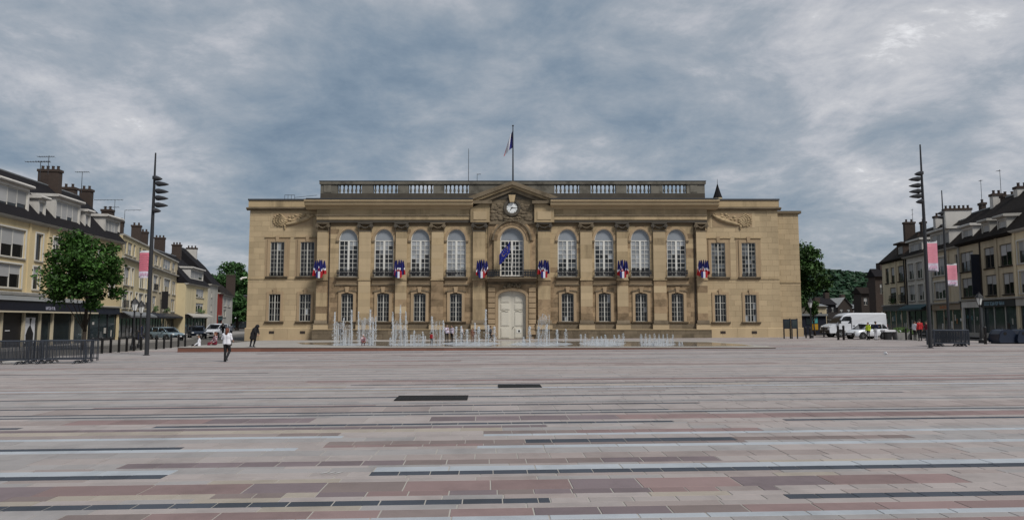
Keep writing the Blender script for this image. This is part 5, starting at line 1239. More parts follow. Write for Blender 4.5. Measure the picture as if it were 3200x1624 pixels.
# ================================================================== STREET FURNITURE
def mast(label, u, vb, vt, side, wpx, heads, banner, Y=None, group='light masts'):
    if Y is None: x, Y = G(u, vb)
    else: x = (u - 1600) / F * Y
    z0 = gz(x); zt = AT(u, vt, Y)[1] - z0
    t = thing('light_mast', label, 'light mast', (x, Y, z0), 0, group); r = wpx / F * Y / 2
    zh = AT(u, heads[0], Y)[1] - z0 if heads else zt * .8
    MB().lathe([(r * 1.6, 0), (r * 1.6, .03), (r, .035), (r * .9, zh * .6), (r * .55, zh), (r * .5, zh + .1), (r * .35, zt)], 12).build('pole', m_pole, t)
    MB().lathe([(r * 1.0, zh), (r * 1.0, zh + .18)], 10).build('collar', m_pole, t)
    for i, v in enumerate(heads):
        z = AT(u, v, Y)[1] - z0; a = side * (1 if i not in (0, len(heads) - 1) else .35); ln = .75 if abs(a) == 1 else .45
        h = MB(); ang = R(12)
        h.tube((0, 0, z + .05), (a * .22, -.05, z + .05), .035, .035, 6)
        c = a * .28; dirx = 1 if a > 0 else -1
        prof_ = [(.02, 0), (.17, .02), (.19, .12), (.12, .42), (.03, .62)]
        h.lathe([(p_ * 1.05, q_) for p_, q_ in prof_], 10)
        k = len(h.v) - 50
        h.v = h.v[:k] + [(dirx * (abs(c) * .6 + q_ * ln / .62 * .95 + 0), p_ - .05, z + .05 + (rz2) * .8 - q_ * .08) for (rz2, p_, q_) in h.v[k:]]
        h.build('floodlight', m_pole, t)
    if banner:
        (b0, b1, bv0, bv1, split, sgn) = banner; zb0 = AT(u, bv1, Y)[1] - z0; zb1 = AT(u, bv0, Y)[1] - z0; a, b = (b0 - u) / F * Y, (b1 - u) / F * Y
        zc_ = zb0 + (zb1 - zb0) * split; n = 6; g = MB(); tp = zb1 - (zb1 - zb0) * .08
        def strip(lo, hi, m):
            for i in range(n):
                p, q = a + (b - a) * i / n, a + (b - a) * (i + 1) / n; yy = lambda s_: -.02 + .05 * math.sin(s_ * 5.0)
                g.face([(p, yy(p), lo), (q, yy(q), lo), (q, yy(q), hi), (p, yy(p), hi)], m); g.face([(q, yy(q) + .004, lo), (p, yy(p) + .004, lo), (p, yy(p) + .004, hi), (q, yy(q) + .004, hi)], m)
        strip(zb0, zc_, 1); strip(zc_, tp, 0); strip(tp, zb1, 2)
        bo = g.build('banner', [m_pink if side > 0 else m_pink2, m_lilac, m_cardw], t)
        pr = MB(); w_ = b - a
        for k in range(8):
            z = zc_ + (tp - zc_) * (k + .6) / 8.6; pr.box(a + w_ * .1, a + w_ * (.9 - .15 * (k % 3 == 1)), -.085, -.080, z, z + .025)
        pr.build('banner_print', M('banner_print_rose', (0.62, 0.25, 0.30), 0.8, 0, 2, 0.05), bo)
        pr = MB()
        for k in range(5): z = zb0 + (zc_ - zb0) * (.3 + .1 * (k % 2)); pr.box(a + w_ * (.15 + .15 * k), a + w_ * (.24 + .15 * k), -.085, -.080, z, z + (zc_ - zb0) * .35)
        pr.build('banner_lettering', M('banner_lettering_pink', (0.5, 0.28, 0.40), 0.8, 0, 2, 0.05), bo)
        for z in (zb0 + .05, zb1 - .02): MB().tube((0, 0, z), (b if abs(b) > abs(a) else a, -.02, z), .02, .02, 6).build('banner_arm', m_pole, t)
mast('tall black light mast with pink banner beside the plaza bollards', 458, 1110, 478, 1, 13, (560, 577, 600, 621, 643, 660), (423, 459, 783, 868, .24, -1))
mast('tall black light mast with pink banner behind the barrier cluster', 2908, 1087, 452, -1, 12, (545, 562, 582, 600, 615, 632), (2912, 2944, 752, 848, .27, 1))
mast('slender farther light mast with smaller pink banner', 2968, 1066, 595, -1, 8, (668, 680), (2972, 3001, 823, 893, .26, 1))
# bollards
def bollard_mesh():
    return MB().lathe([(.075, 0), (.075, .9), (.085, .91), (.085, .95), (.06, 1.0), (.03, 1.03)], 10).mesh('bollard', [m_iron], True)
bm_ = bollard_mesh()
BL = [(288, 1106), (318, 1104), (345, 1102), (371, 1100), (395, 1098), (418, 1096), (440, 1094), (488, 1091), (512, 1089), (534, 1087), (557, 1086), (578, 1085)]
for u, v in BL:
    x, y = G(u, v); tag(place(bm_, 'bollard', None, (x, y, gz(x))), 'black iron bollard in the row edging the plaza before the yellow house', 'bollard', 'bollards along the plaza edge')
for u, v in ((2519, 1056), (2532, 1057), (2575, 1054), (2832, 1062), (2848, 1062)):
    x, y = G(u, v); tag(place(bm_, 'bollard', None, (x, y, gz(x)), scale=(1, 1, 1.05)), 'black iron bollard between the kiosk side street and the plaza', 'bollard', 'bollards at the side street')
for u, v in ((2620, 1062), (2637, 1062), (3080, 1075)):
    x, y = G(u, v); tag(place(bm_, 'bollard', None, (x, y, gz(x)), scale=(1.3, 1.3, 1.25)), 'thicker black post standing in front of the white van' if u < 3000 else 'thicker black post between the barriers and the blue containers', 'bollard', 'thick posts on the right')
# information panels by the town hall corner
for u0, u1, lab in ((2449, 2472, 'dark framed information panel touching the town hall step wing'), (2474, 2494, 'dark framed information panel with three posts at the town hall corner')):
    x, y = G((u0 + u1) / 2, 1058); w = (u1 - u0) / F * y; t = thing('information_panel', lab, 'panel', (x, y, gz(x)))
    MB().box(-w / 2, w / 2, -.05, .05, .95, 1.85).build('board', m_navy, t); MB().box(-w / 2 + .08, w / 2 - .08, -.06, -.051, 1.05, 1.75).build('sheet', m_shopglass, t)
    for s_ in (-1, 1): MB().box(s_ * (w / 2 - .05) - .05, s_ * (w / 2 - .05) + .05, -.045, .045, 0, .95 if s_ < 0 else 1.9).build('post', m_iron, t)
# old style lanterns
def lantern(label, u, vb, vt, Y=None):
    if Y is None: x, Y = G(u, vb)
    else: x = (u - 1600) / F * Y
    h = AT(u, vt, Y)[1] - gz(x); t = thing('street_lantern', label, 'street lamp', (x, Y, gz(x)))
    MB().lathe([(.2, 0), (.2, .25), (.12, .35), (.09, 1.0), (.07, 1.1), (.055, h - 1.05), (.09, h - 1.0), (.09, h - .95)], 10).build('post', m_iron, t)
    MB().lathe([(.12, h - .95), (.24, h - .45), (.22, h - .43)], 6).build('lamp_glass', m_lamp, t); MB().lathe([(.30, h - .43), (.27, h - .36), (.12, h - .15), (.05, h - .1), (.03, h)], 8).build('lamp_cap', m_iron, t)
    g = MB()
    for i in range(6): a = math.pi / 3 * i; g.tube((.125 * math.cos(a), .125 * math.sin(a), h - .95), (.25 * math.cos(a), .25 * math.sin(a), h - .44), .015, .015, 4)
    g.build('lamp_bars', m_iron, t)
lantern('old style black street lantern before the beige shop fronts', 415, 1092, 928); lantern('second old style lantern standing nearer the beige shops', 436, 1086, 938)
lantern('old style street lantern beside the kiosk tree', 2536, 1056, 930); lantern('old style street lantern by the olive stone house', 3068, 1072, 912); lantern('dark street lantern in front of the shop pavilion', 124, 1083, 940)
# crowd barriers
def barrier_meshes(L_=2.25, H=1.08):
    f = MB(); r = .021
    f.tube((0, 0, H), (L_, 0, H), r, r, 7); f.tube((0, 0, .22), (L_, 0, .22), r, r, 7); f.tube((0, 0, .1), (0, 0, H), r, r, 7); f.tube((L_, 0, .1), (L_, 0, H), r, r, 7)
    b = MB().tube((0, 0, .22), (0, 0, H), .009, .009, 5).mesh('bar', [m_steel])
    ft = MB()
    ft.tube((0, -.32, .02), (0, -.12, .14), .018, .018, 6).tube((0, -.12, .14), (0, .12, .14), .018, .018, 6).tube((0, .12, .14), (0, .32, .02), .018, .018, 6)
    return f.mesh('frame', [m_steel]), b, ft.mesh('foot', [m_steel])
bmf = barrier_meshes()
def barrier(x, y, rz_, label, group, nbar=15, lean=0):
    t = thing('crowd_barrier', label, 'barrier', (x, y, gz(x)), rz_, group); t.rotation_euler = (lean, 0, rz_)
    place(bmf[0], 'frame', t)
    for i in range(1, nbar): place(bmf[1], 'bar', t, (2.25 * i / nbar, 0, 0))
    for q in (.35, 1.9): place(bmf[2], 'foot', t, (q, 0, 0))
x0, y0 = G(276, 1136)
for k in range(8):
    for j in range(2):
        barrier(x0 - 2.55 - 2.32 * j - .05 * (k % 3), y0 - .55 * j - .15 + .17 * k, .14 + .015 * (k % 2), 'steel crowd barrier in the long nested stack before the shop pavilion', 'stacked barriers by the pavilion', lean=R(rh.uniform(-3, 3)))
x1, y1 = G(2918, 1083)
for k in range(9):
    barrier(x1 + .15 + .04 * (k % 3), y1 + .1 + .13 * k, -.02, 'steel crowd barrier in the nested stack at the banner mast foot', 'stacked barriers at the mast')
for k in range(7): barrier(x1 + 2.45, y1 + .15 + .14 * k, .02, 'steel crowd barrier in the short stack end beside the blue containers', 'barrier stack end', 6) if False else None
for k in range(5): barrier(x1 + 1.0, y1 + 1.35 + .14 * k, .03, 'steel crowd barrier at the back of the stack by the banner mast', 'barriers at the back of the stack')
# blue containers
m_cont = M('container_blue', (0.008, 0.014, 0.030), 0.35, 0, 1, 0.1, spec=0.5)
def container(u0, u1, vb, label):
    x, y = G((u0 + u1) / 2, vb); w = 1.75; t = thing('recycling_container', label, 'container', (x, y, gz(x)))
    prof_ = [(-.85, .12), (-.92, .5), (-.80, 1.05), (-.55, 1.42), (-.15, 1.58), (.15, 1.58), (.55, 1.42), (.80, 1.05), (.92, .5), (.85, .12)]
    prof_ = [(a, b * .88) for a, b in prof_]
    MB().prism(prof_, 'y', -.75, .75).build('body', m_cont, t); MB().prism([(a * 1.03, b * 1.02) for a, b in prof_], 'y', -.68, -.60).build('rib', m_cont, t); MB().prism([(a * 1.03, b * 1.02) for a, b in prof_], 'y', .60, .68).build('rib', m_cont, t)
    MB().tube((-.3, -.77, 1.0), (-.3, -.70, 1.0), .16, .16, 12).build('opening', m_dark, t); MB().box(-.7, .7, -.65, .65, 0, .1).build('foot', m_plast, t)
    MB().tube((0, 0, 1.38), (0, 0, 1.55), .05, .05, 8).build('lifting_lug', m_steel, t); t.scale = (.72, .8, .74)
container(3109, 3159, 1073, 'dark blue rounded recycling container next to the barrier stack')
container(3166, 3216, 1073, 'second dark blue rounded recycling container beyond the first')
# planters, table, cones, box
def planter(label, u0, u1, vb, h, plant=True):
    x, y = G((u0 + u1) / 2, vb); w = (u1 - u0) / F * y; t = thing('planter', label, 'planter', (x, y, gz(x)))
    MB().prism([(-w / 2 + .04, 0), (w / 2 - .04, 0), (w / 2, h), (w / 2 - .07, h), (w / 2 - .1, h - .12), (-w / 2 + .1, h - .12), (-w / 2 + .07, h), (-w / 2, h)], 'y', -.4, .4).build('tub', m_concrete, t)
    if plant:
        g = MB()
        for i in range(160): a, b, c = rh.uniform(-w / 2 + .1, w / 2 - .1), rh.uniform(-.3, .3), h + rh.uniform(-.1, .28); r_ = .07; g.face([(a - r_, b, c - r_), (a + r_, b + rh.uniform(-.05, .05), c - r_), (a + r_, b, c + r_), (a - r_, b, c + r_)])
        g.build('foliage', m_leafp, t)
planter('grey concrete planter against the town hall wing base', 903, 943, 1061, .42, True)
planter('grey concrete planter with low plants beside the white table', 2796, 2836, 1061, .75)
planter('pale concrete block planter by the teal awning shop', 2838, 2862, 1061, .55)
x, y = G(2784, 1061); t = thing('folding_table', 'white topped table beside the small white car', 'table', (x, y, gz(x)))
MB().box(-.68, .68, -.4, .4, .78, .86).build('table_top', m_cardw, t); MB().box(-.7, .7, -.42, .42, .70, .779).build('table_apron', m_cardw, t)
for a in (-.6, .6):
    for b in (-.34, .34): MB().box(a - .03, a + .03, b - .03, b + .03, 0, .70).build('leg', m_iron, t)
MB().box(-.5, -.1, -.36, .3, .0, .68).build('crate', m_plast, t)
x, y = G(838, 1080); MBx = MB(); MBx.box(-.19, .19, -.12, .12, 0, .26); t = thing('loudspeaker_box', 'small black box standing on the fountain plinth beside the figure in black', 'box', (x, 47.5, PZ))
MBx.build('case', m_plast, t); MB().box(-.12, .12, -.015, .015, .27, .30).build('handle', m_iron, t); MB().box(-.12, -.10, -.015, .015, .26, .27).build('handle_post', m_iron, t); MB().box(.10, .12, -.015, .015, .26, .27).build('handle_post', m_iron, t)

# ================================================================== VEHICLES
def wheel(parent, x, y, r, w=.2):
    o = bpy.data.objects.new('wheel', None); COL.objects.link(o); o.parent = parent; o.location = (x, y, r); o.rotation_euler = (R(90), 0, 0)
    MB().lathe([(r * .62, -w / 2), (r * .95, -w / 2), (r, -w / 2 + .03), (r, w / 2 - .03), (r * .95, w / 2), (r * .62, w / 2)], 20).build('tyre', m_tyre, o, True)
    g = MB(); g.lathe([(r * .63, -w / 2 + .02), (r * .63, w / 2 - .02)], 16); g.lathe([(.07, -w / 2 - .012), (.07, w / 2 + .012)], 8)
    for i in range(5):
        a = 2 * math.pi * i / 5
        for z in (-w / 2 - .005, w / 2 - .01): g.box(.05, r * .6, -.035, .035, z, z + .015); k = len(g.v) - 8; g.v[k:] = [(p[0] * math.cos(a) - p[1] * math.sin(a), p[0] * math.sin(a) + p[1] * math.cos(a), p[2]) for p in g.v[k:]]
    g.build('rim', m_rim, o)
def loft(sections, mat, name, parent, smooth=True, m_idx=None):
    """sections: list of (x, [(y,z)...]) open half profiles from sill to centre; mirrored"""
    mb = MB(); n = None
    for x, prof_ in sections:
        ring_ = [(x, y, z) for y, z in prof_] + [(x, -y, z) for y, z in reversed(prof_)]
        n = len(ring_); mb.v.extend(ring_)
    for i in range(len(sections) - 1):
        for j in range(n - 1):
            mb.f.append((i * n + j, i * n + j + 1, (i + 1) * n + j + 1, (i + 1) * n + j)); mb.m.append(0)
    mb.f.append(tuple(range(n))); mb.m.append(0); mb.f.append(tuple(range((len(sections) - 1) * n, len(sections) * n))[::-1]); mb.m.append(0)
    return mb.build(name, mat, parent, smooth)
def car(label, x, y, rz_, paint, L_=4.0, W=1.72, H=1.5, hatch=True, name='parked_car'):
    """front points to local -x"""
    t = thing(name, label, 'car', (x, y, gz(x)), rz_, None); h = W / 2
    sx = L_ / 4.0; k = H / 1.5
    def sec(xx, zt, hw, zs=.28): return (xx * sx, [(hw * .92, zs), (hw, zs + .14), (hw * 1.0, .62 * k), (hw * .95, zt - .03), (hw * .80, zt)])
    loft([sec(-2.0, .60 * k, h * .82, .34), sec(-1.93, .72 * k, h * .93), sec(-1.6, .82 * k, h), sec(-1.0, .92 * k, h), sec(-.2, .95 * k, h), sec(1.0, .96 * k, h), sec(1.7, .98 * k, h * .98), sec(1.95, .92 * k, h * .93), sec(2.0, .60 * k, h * .88, .36)], paint, 'body', t)
    def cs(xx, zt, hw, zb_): return (xx * sx, [(hw, zb_), (hw * .95, zb_ + (zt - zb_) * .55), (hw * .84, zt - .02), (hw * .7, zt)])
    zr_ = H; gh = loft([cs(-1.02, .96 * k, h * .86, .90 * k), cs(-.35, 1.40 * k, h * .88, .92 * k), cs(.1, zr_ - .035, h * .88, .92 * k), cs(1.2, zr_ - .06, h * .88, .93 * k), cs(1.6, 1.32 * k, h * .87, .94 * k), cs(1.9, .98 * k, h * .85, .92 * k)], m_carglass, 'windows', t)
    rf = MB()
    pts = [(-.40, 1.385 * k), (-.1, zr_ - .04), (.2, zr_ - .012), (1.2, zr_ - .035), (1.62, 1.33 * k)]
    for (a, za), (b, zb_) in zip(pts, pts[1:]): rf.raw([(a * sx, -h * .72, za + .01), (b * sx, -h * .72, zb_ + .01), (b * sx, h * .72, zb_ + .01), (a * sx, h * .72, za + .01), (a * sx, -h * .72, za - .03), (b * sx, -h * .72, zb_ - .03), (b * sx, h * .72, zb_ - .03), (a * sx, h * .72, za - .03)], [(0, 1, 2, 3), (0, 4, 5, 1), (2, 6, 7, 3)])
    for s_ in (-1, 1):
        for (xa, za, ya), (xb, zb_, yb) in ((( -1.02, .95, .87), (-.38, 1.40, .80)), ((.25, .95, .885), (.25, 1.45, .80)), ((1.15, .95, .885), (1.2, 1.44, .80)), ((1.9, .96, .86), (1.6, 1.34, .79)), ((-.38, 1.40, .79), (1.6, 1.42, .79))):
            rf.tube((xa * sx, s_ * h * ya, za * k), (xb * sx, s_ * h * yb, zb_ * k), .035, .035, 6)
    rf.build('roof', paint, t, True)
    for s_ in (-1, 1):
        MB().ball((-1.86 * sx, s_ * h * .72, .68 * k), .16, 8, 6, 0, (.7, 1.1, .6)).build('headlight', m_lamp, t); MB().ball((1.93 * sx, s_ * h * .78, .78 * k), .13, 8, 6, 0, (.5, .8, 1.1)).build('tail_light', m_lampr, t)
        MB().box(-.62 * sx, -.50 * sx, s_ * (h + .02) - .08, s_ * (h + .02) + .08, .95 * k, 1.06 * k).build('mirror', paint, t)
        MB().box(.0, .16, s_ * (h * .985) - .012, s_ * (h * .985) + .018, .76 * k, .79 * k).build('door_handle', m_plast, t)
        g = MB(); [g.lathe([(.36, -.01), (.36, .01)], 18) for _ in (0,)]
        for xw in (-1.22, 1.22):
            w_ = MB().tube((xw * sx, s_ * (h - .10), .30), (xw * sx, s_ * (h + .004), .30), .375, .375, 18).build('wheel_arch', m_plast, t); wheel(t, xw * sx, s_ * (h - .08), .30)
    MB().box(-2.03 * sx, -1.98 * sx, -.45, .45, .38 * k, .52 * k).build('grille', m_plast, t); MB().box(-2.045 * sx, -2.03 * sx, -.26, .26, .40, .50).build('number_plate', m_cardw, t); MB().box(2.0 * sx, 2.02 * sx, -.26, .26, .55, .65).build('number_plate', m_cardw, t)
    MB().box(-2.02 * sx, -1.9 * sx, -h * .8, h * .8, .30, .375).build('bumper', m_plast, t)
    return t
def van(label, x, y, rz_, L_=5.9, W=2.0, H=2.35):
    t = thing('delivery_van', label, 'van', (x, y, gz(x)), rz_); h = W / 2
    P_ = [(-2.95, .42), (-2.98, .75), (-2.90, 1.05), (-2.55, 1.22), (-2.05, 1.36), (-1.45, 2.12), (-1.0, 2.34), (-.4, 2.40), (2.75, 2.40), (2.92, 2.30), (2.95, 1.2), (2.95, .42)]
    P_ = [(a, b / 2.4 * H) for a, b in P_]
    mb = MB(); n = len(P_)
    for s_, f in ((-1, 1.0), (1, 1.0)):
        pass
    ring_ = []
    for yy in (-h, -h + .08, h - .08, h):
        ins = .10 if abs(yy) == h else 0
        cxm, czm = 0, 1.2
        for a, b in P_:
            z_in = b - (ins if b > 1.9 else 0); a_in = a + (ins * .6 if a < -2.5 else (-ins * .5 if a > 2.7 else 0)); ring_.append((a_in, yy * (.94 if b > 1.6 else 1.0), z_in))
    mb.v = ring_
    for k in range(3):
        for i in range(n): mb.f.append((k * n + i, k * n + (i + 1) % n, (k + 1) * n + (i + 1) % n, (k + 1) * n + i)); mb.m.append(0)
    mb.f.append(tuple(range(n))[::-1]); mb.m.append(0); mb.f.append(tuple(range(3 * n, 4 * n))); mb.m.append(0)
    mb.build('body', m_carw, t)
    k = H / 2.4
    for s_ in (-1, 1):
        y_ = s_ * h * .955
        MB().prism([(-1.98, 1.36 * k), (-1.45, 2.0 * k), (-1.25, 2.06 * k), (-.72, 2.06 * k), (-.72, 1.36 * k)], 'y', y_ - .03, y_ + .03).build('side_window', m_carglass, t)
        MB().box(-2.1, 2.4, s_ * h * 1.0 - .02, s_ * h * 1.0 + .015, .55 * k, .66 * k).build('side_moulding', m_plast, t)
        MB().box(-.70, -.66, s_ * h - .012, s_ * h + .006, .66 * k, 1.95 * k).build('door_gap', m_plast, t); MB().box(-.55, -.33, s_ * h - .01, s_ * h + .03, 1.10 * k, 1.18 * k).build('door_handle', m_plast, t)
        MB().box(-2.05, -1.85, s_ * (h + .16) - .09, s_ * (h + .16) + .09, 1.36 * k, 1.72 * k).build('mirror', m_plast, t); MB().box(-1.95, -1.88, s_ * (h + .05) - .06, s_ * (h + .05) + .06, 1.45 * k, 1.5 * k).build('mirror_arm', m_plast, t)
        MB().ball((-2.85, s_ * (h - .25), .98 * k), .2, 8, 6, 0, (.6, .9, .8)).build('headlight', m_lamp, t); MB().box(2.94, 2.97, s_ * (h - .12) - .07, s_ * (h - .12) + .07, .8 * k, 1.3 * k).build('tail_light', m_lampr, t)
        for xw in (-1.85, 1.75): MB().tube((xw, s_ * (h - .1), .36), (xw, s_ * (h + .006), .36), .45, .45, 18).build('wheel_arch', m_plast, t); wheel(t, xw, s_ * (h - .07), .35, .24)
    MB().raw([(-2.07, -h * .82, 1.42 * k), (-2.07, h * .82, 1.42 * k), (-1.50, h * .76, 2.11 * k), (-1.50, -h * .76, 2.11 * k)], [(0, 1, 2, 3)]).build('windscreen', m_carglass, t)
    MB().box(-3.0, -2.85, -h * .97, h * .97, .38, .72 * k).build('bumper', m_plast, t); MB().box(-3.02, -2.93, -.6, .6, .76 * k, .95 * k).build('grille', m_plast, t); MB().box(-3.03, -3.0, -.26, .26, .45, .56).build('number_plate', m_cardw, t)
    MB().box(2.9, 3.0, -h * .95, h * .95, .38, .55).build('rear_bumper', m_plast, t)
    return t
x, y = G(2683, 1053.5); van('white high roofed delivery van parked beside the kiosk side street', x, y + 1.0, R(2), 5.9, 2.0, 2.42)
x, y = G(2716, 1059); car('small white hatchback parked in front of the delivery van', x, y + .4, R(14), m_carw, 3.6, 1.65, 1.45)
x, y = G(514, 1063); car('silvery blue car parked before the beige house shops', x, y + .3, R(152), m_cars, 4.3, 1.75, 1.42)
x, y = G(608, 1057); car('white car seen from its front in the far street', x, y + 6, R(84), m_carw, 4.2, 1.8, 1.7)
x, y = G(566, 1061); car('dark car behind the silvery blue one', x - 1.0, y + 6, R(120), m_cont, 4.2, 1.75, 1.45)
x, y = G(733, 1052); car('grey green car parked by the town hall corner in the far street', x, y + 25, R(88), m_cars, 4.3, 1.9, 2.2)
x, y = G(2558, 1047); car('small pale car far down the street behind the kiosk', x, 95, R(70), m_carw, 3.8, 1.65, 1.45)
for u, v, lab in ((392, 1066, 'dark motor scooter parked before the beige shops'), (428, 1064, 'white and dark motor scooter beside the street lantern')):
    x, y = G(u, v); t = thing('motor_scooter', lab, 'scooter', (x, y + 3, gz(x)), R(rh.uniform(-30, 30)))
    for xx in (-.6, .6):
        w_ = bpy.data.objects.new('wheel', None); COL.objects.link(w_); w_.parent = t; w_.location = (xx, 0, .25); w_.rotation_euler = (R(90), 0, 0)
        MB().lathe([(.14, -.06), (.24, -.06), (.25, 0), (.24, .06), (.14, .06)], 14).build('tyre', m_tyre, w_); MB().lathe([(.15, -.03), (.15, .03)], 10).build('rim', m_rim, w_)
    MB().prism([(-.55, .35), (-.42, .95), (-.34, .95), (-.25, .38), (.05, .30), (.15, .62), (.75, .68), (.80, .45), (.3, .25), (-.3, .22)], 'y', -.16, .16).build('body', m_cardw if 'white' in lab else m_plast, t)
    MB().box(.12, .78, -.14, .14, .685, .78).build('seat', m_plast, t); MB().tube((-.38, -.32, 1.02), (-.38, .32, 1.02), .02, .02, 6).build('handlebar', m_plast, t); MB().tube((-.38, 0, .9), (-.38, 0, 1.02), .03, .03, 6).build('steering_stem', m_plast, t)
# ================================================================== PEOPLE
SK = M('skin', (0.40, 0.235, 0.165), 0.6, 0, 3, 0.05); m_hairb = M('hair_dark', (0.018, 0.013, 0.011), 0.6, 0, 8, 0.2); m_hairr = M('hair_auburn', (0.10, 0.028, 0.014), 0.55, 0, 8, 0.25)
def clo(n, c): return M('cloth_' + n, c, 0.85, 0, 4, 0.12, 0.2, 40)
C_white = clo('white', (0.62, 0.62, 0.66)); C_black = clo('black', (0.012, 0.012, 0.014)); C_red = clo('red', (0.36, 0.018, 0.022)); C_maroon = clo('maroon', (0.13, 0.012, 0.025)); C_navy = clo('navy', (0.018, 0.022, 0.06)); C_hiv = clo('yellow', (0.50, 0.62, 0.04)); C_brown = clo('brown', (0.16, 0.075, 0.05)); C_grey = clo('grey', (0.12, 0.12, 0.13)); C_shoe = clo('shoe', (0.02, 0.02, 0.02)); C_pale = clo('pale', (0.46, 0.44, 0.46))
C_pat = M('cloth_patterned', (0.60, 0.58, 0.64), 0.85, 0, 4, 0.1, col2=(0.12, 0.03, 0.10), c2s=14); C_patr = M('cloth_maroon_pattern', (0.15, 0.014, 0.03), 0.85, 0, 4, 0.1, col2=(0.45, 0.40, 0.42), c2s=9)
def capsule(mb, p, q, r0, r1, seg=10):
    p = Vector(p); q = Vector(q); d = q - p; L_ = d.length
    if L_ < 1e-5: d = Vector((0, 0, 1))
    d.normalize(); a = d.orthogonal().normalized(); b = d.cross(a); rings = []
    for k in (-90, -55, -20): rings.append((p + d * r0 * math.sin(R(k)), r0 * math.cos(R(k))))
    for k in (20, 55, 90): rings.append((q + d * r1 * math.sin(R(k)), r1 * math.cos(R(k))))
    base = len(mb.v)
    for c, r in rings:
        for i in range(seg): t = 2 * math.pi * i / seg; mb.v.append(tuple(c + (a * math.cos(t) + b * math.sin(t)) * max(r, 1e-4)))
    for j in range(5):
        for i in range(seg): mb.f.append((base + j * seg + i, base + j * seg + (i + 1) % seg, base + (j + 1) * seg + (i + 1) % seg, base + (j + 1) * seg + i)); mb.m.append(0)
    mb.f.append(tuple(base + i for i in range(seg - 1, -1, -1))); mb.f.append(tuple(base + 5 * seg + i for i in range(seg))); mb.m += [0, 0]
def person(label, x, y, z, facing, h, pose='stand', top=C_white, low=C_black, hair=m_hairb, hairlen=.0, sleeve='long', skirt=None, hood=False, vox=.013, bag=None, extra=None, shoe=C_shoe, group=None, bulk=1.0):
    """faces local -y; facing = rotation about z; measures for 1.70 m, scaled"""
    J = dict(pel=(0, 0, .93), wst=(0, 0, 1.08), chs=(0, .01, 1.28), nck=(0, .01, 1.44), hd=(0, -.01, 1.585), sL=(.175, .01, 1.385), sR=(-.175, .01, 1.385), eL=(.23, .03, 1.12), eR=(-.23, .03, 1.12), wL=(.24, -.05, .89), wR=(-.24, -.05, .89),
             hL=(.09, 0, .90), hR=(-.09, 0, .90), kL=(.10, -.02, .49), kR=(-.10, -.02, .49), aL=(.10, .02, .08), aR=(-.10, .02, .08))
    if pose == 'walk': J.update(kL=(.09, -.17, .52), aL=(.09, -.20, .09), kR=(-.09, .04, .50), aR=(-.09, .30, .16), eL=(.24, .12, 1.13), wL=(.25, .08, .90), eR=(-.24, -.08, 1.14), wR=(-.22, -.24, .98))
    if pose == 'carry': J.update(kL=(.09, -.05, .50), aL=(.08, .02, .08), kR=(-.10, -.12, .54), aR=(-.10, .22, .15), eL=(.27, -.02, 1.17), wL=(.15, -.22, 1.30), eR=(-.25, .0, 1.14), wR=(-.22, -.2, 1.05))
    if pose == 'sit':
        J = {k: (p[0], p[1], p[2] - .46) for k, p in J.items()}
        J.update(kL=(.12, -.43, .52), kR=(-.10, -.42, .50), aL=(.13, -.62, .09), aR=(-.12, -.50, .09), wL=(.16, -.30, .50), wR=(-.16, -.28, .50), eL=(.24, -.08, .66), eR=(-.24, -.08, .66), hL=(.09, 0, .44), hR=(-.09, 0, .44))
    if pose == 'crouch':
        J = {k: (p[0], p[1] - (.10 if p[2] > 1.2 else 0), p[2] - .58) for k, p in J.items()}
        J.update(hL=(.09, .02, .33), hR=(-.09, .02, .33), kL=(.16, -.32, .48), kR=(-.14, -.30, .48), aL=(.12, -.04, .09), aR=(-.11, -.04, .09), eL=(.26, -.26, .55), eR=(-.25, -.26, .55), wL=(.12, -.42, .42), wR=(-.1, -.42, .42))
    if pose == 'bend':
        J.update(wst=(0, -.05, 1.07), chs=(0, -.16, 1.24), nck=(0, -.26, 1.37), hd=(0, -.36, 1.46), sL=(.17, -.22, 1.32), sR=(-.17, -.22, 1.32), eL=(.2, -.30, 1.08), eR=(-.2, -.28, 1.08), wL=(.12, -.40, .92), wR=(-.12, -.38, .92), kL=(.1, -.1, .5), kR=(-.1, .05, .5), aR=(-.1, .14, .1))
    if pose == 'talk': J.update(eR=(-.25, -.02, 1.14), wR=(-.12, -.26, 1.20), kL=(.11, -.03, .5), aL=(.13, .0, .08))
    if pose == 'climb': J.update(kL=(.10, -.28, .66), aL=(.1, -.12, .30), eL=(.3, -.06, 1.20), wL=(.36, -.25, 1.36), eR=(-.26, -.12, 1.15), wR=(-.22, -.32, 1.1))
    J = {k: Vector(v) for k, v in J.items()}
    parts = []   # (p, q, r0, r1, tag)
    def add(p, q, r0, r1, tg): parts.append((J[p] if isinstance(p, str) else Vector(p), J[q] if isinstance(q, str) else Vector(q), r0, r1, tg))
    lat = Vector((1, 0, 0)); fw_ = Vector((0, -1, 0))
    for s_ in (-1, 1):
        add(J['pel'] + lat * s_ * .065, J['wst'] + lat * s_ * .05, .118, .105, 'low' if pose != 'sit' else 'low'); add(J['wst'] + lat * s_ * .05, J['chs'] + lat * s_ * .075, .108, .118, 'top'); add(J['chs'] + lat * s_ * .075, J['nck'] + lat * s_ * .06 - Vector((0, 0, .06)), .118, .075, 'top')
    add('nck', 'hd', .058, .055, 'skin'); add('sL', 'sR', .068, .068, 'top')
    hd = J['hd']; add(hd + Vector((0, .012, .02)), hd + Vector((0, .0, .05)), .092, .086, 'skin'); add(hd + Vector((0, -.03, -.05)), hd + Vector((0, -.03, -.03)), .062, .07, 'skin')
    add(hd + Vector((0, -.10, .0)), hd + Vector((0, -.085, .03)), .016, .012, 'skin')
    for s_ in (-1, 1): add(hd + Vector((s_ * .09, .01, -.01)), hd + Vector((s_ * .093, .015, .02)), .018, .018, 'skin')
